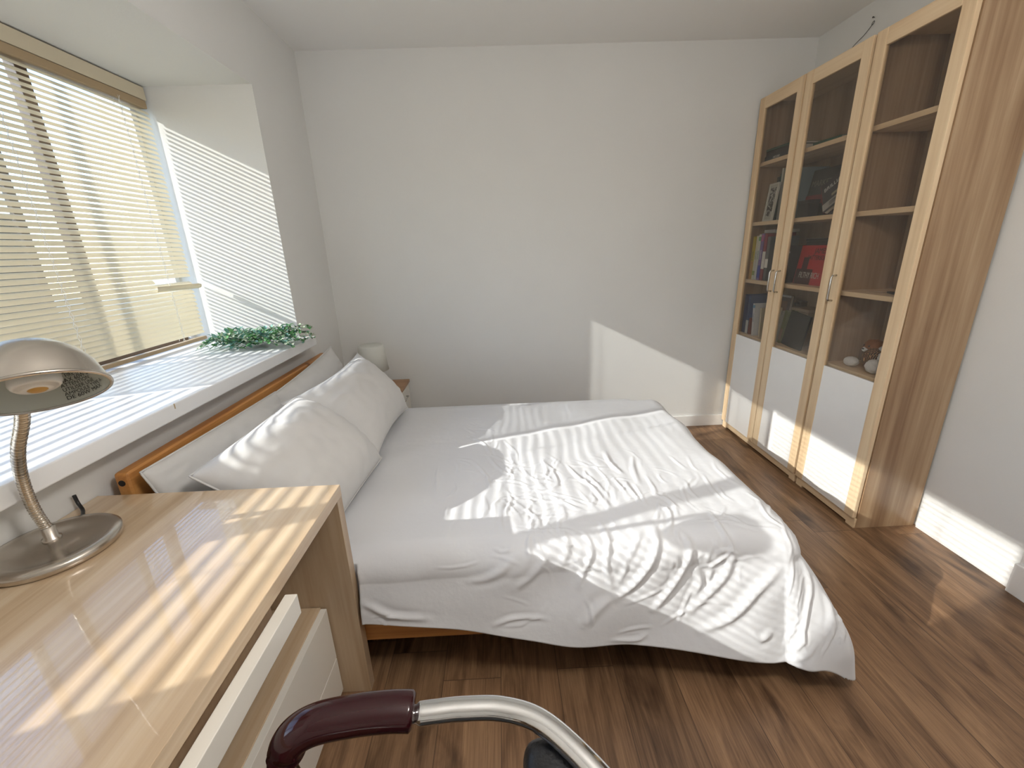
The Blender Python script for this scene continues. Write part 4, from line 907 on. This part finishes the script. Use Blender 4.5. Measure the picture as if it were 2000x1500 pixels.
fuzzy('paw', (-0.050, 0.092, 0.026), (0.030, 0.034, 0.024), PW_, toy); fuzzy('paw', (-0.056, -0.048, 0.036), (0.032, 0.036, 0.034), PW_, toy)
fuzzy('cap', (0.0, -0.045, 0.118), (0.034, 0.040, 0.016), PW_, toy, (-10,0,0))

# wire and nail on the right wall above the bookcases
wi = empty('wire', 'thin black wire hanging from a nail above the bookcases', 'wire', (XR, 2.60, 2.40))
bm = bmesh.new(); tube(bm, catmull([Vector((-0.006,-0.012,-0.008)), Vector((-0.007,0.035,-0.038)), Vector((-0.006,0.10,-0.062)), Vector((-0.007,0.19,-0.12))], 6), 0.0014, 6); link('cord', bm, BLACK, wi, True)
bm = bmesh.new(); tube(bm, [Vector((-0.006+0.003*math.sin(a), -0.012+0.007*math.cos(a), -0.004+0.009*math.sin(a))) for a in [i*0.7 for i in range(10)]], 0.0013, 6); link('knot', bm, BLACK, wi, True)
bm = bmesh.new(); lathe(bm, [(0,0.010),(0.004,0.010),(0.004,0.008),(0.0015,0.008),(0.0015,0)], 12, Matrix.Translation((0,-0.008,0.022)) @ Matrix.Rotation(R(-90),4,'Y')); link('nail', bm, mat('dark_iron', (0.08,0.07,0.07), 0.5, 0.8), wi)

# ------------------------------------------------------------------ office chair (facing the desk)
ch = empty('office_chair', 'black leather office chair with chrome arms pulled up to the desk', 'chair', (-0.02, 0.17, 0))
off = -ch.location
def cput(n, bm, m, smooth=True):
    bmesh.ops.translate(bm, vec=off, verts=bm.verts); return link(n, bm, m, ch, smooth)
for s, yb in ((1, 0.0), (-1, -0.60)):
    f = (lambda p: Vector(p)) if s == 1 else (lambda p: Vector((p[0], 0.34-p[1], p[2])))
    arm = catmull([f(p) for p in ((-0.171,0.491,0.655),(-0.130,0.494,0.655),(-0.089,0.496,0.655),(-0.024,0.492,0.655),(0.038,0.468,0.655),(0.099,0.410,0.652),(0.135,0.360,0.645),(0.160,0.30,0.62),(0.165,0.25,0.58))], 8)
    bm = bmesh.new(); rr = [0.012 if i < 3 else 0.0155 for i in range(len(arm))]; tube(bm, arm, rr, 20, sx=1.15); cput('arm_frame', bm, CHROME)
    st = catmull([f(p) for p in ((-0.355,0.455,0.632),(-0.345,0.447,0.600),(-0.315,0.430,0.560),(-0.26,0.40,0.50),(-0.20,0.36,0.455),(-0.12,0.30,0.44))], 8)
    bm = bmesh.new(); tube(bm, st, 0.013, 16); cput('arm_strut', bm, CHROME)
    pad = catmull([f(p) for p in ((-0.348,0.455,0.615),(-0.354,0.460,0.638),(-0.342,0.468,0.658),(-0.310,0.478,0.668),(-0.250,0.487,0.668),(-0.200,0.491,0.666),(-0.164,0.492,0.662))], 8)
    n = len(pad); rr = [0.0205 + 0.0045*min(1, i/10) for i in range(n)]; rr[0] = 0.012; rr[1] = 0.017; rr[-1] = 0.021
    bm = bmesh.new(); tube(bm, pad, rr, 24, sx=1.20); o = cput('armrest', bm, BLACKG)
    bv = o.modifiers.new('b', 'BEVEL'); bv.width = 0.003; bv.segments = 2; bv.limit_method = 'ANGLE'; bv.angle_limit = R(50)
# seat
bm = bmesh.new(); box(bm, -0.26, 0.16, -0.06, 0.37, 0.41, 0.49, 0.035, seg=5); cput('seat', bm, LEATHER)
# low rolled backrest
bm = bmesh.new(); box(bm, 0.005, 0.105, -0.13, 0.470, 0.44, 0.640, 0.036, seg=6, mat4=None); cput('backrest', bm, LEATHER)
bm = bmesh.new(); lathe(bm, [(0,0.41),(0.028,0.41),(0.028,0.25),(0.045,0.25),(0.045,0.10),(0,0.10)], 24, Matrix.Translation((-0.03,0.16,0))); cput('gas_lift', bm, CHROME)
for k in range(5):
    a = k*2*math.pi/5+0.3; d = Vector((math.cos(a), math.sin(a), 0)); c0 = Vector((-0.03,0.16,0.115))
    bm = bmesh.new(); tube(bm, [c0, c0+d*0.14+Vector((0,0,-0.012)), c0+d*0.26+Vector((0,0,-0.045))], [0.024,0.02,0.014], 12); cput('base_leg', bm, CHROME)
    pc = c0+d*0.255; bm = bmesh.new()
    lathe(bm, [(0,-0.018),(0.024,-0.018),(0.028,-0.010),(0.028,0.010),(0.024,0.018),(0,0.018)], 20, Matrix.Translation((pc.x,pc.y,0.029)) @ Matrix.Rotation(a,4,'Z') @ Matrix.Rotation(R(90),4,'X')); cput('castor', bm, BLACK)

# ------------------------------------------------------------------ unseen globe overhead, added as fill light for the room
cl = empty('added_fill_globe', 'added fill light globe, out of view above the desk chair', 'lamp', (0.45, 0.25, H))
bm = bmesh.new(); lathe(bm, [(0,0),(0.06,0),(0.06,-0.02),(0.008,-0.03),(0.008,-0.40),(0,-0.40)], 32); link('fill_globe_mount', bm, TRIMW, cl, True)
m_, N, L, Bd = new_mat('fill_glow'); Bd.inputs['Emission Color'].default_value = (1, 0.955, 0.905, 1); Bd.inputs['Emission Strength'].default_value = LE
bm = bmesh.new(); bmesh.ops.create_uvsphere(bm, u_segments=32, v_segments=20, radius=0.14, matrix=Matrix.Translation((0,0,-0.53))); link('globe', bm, m_, cl, True)
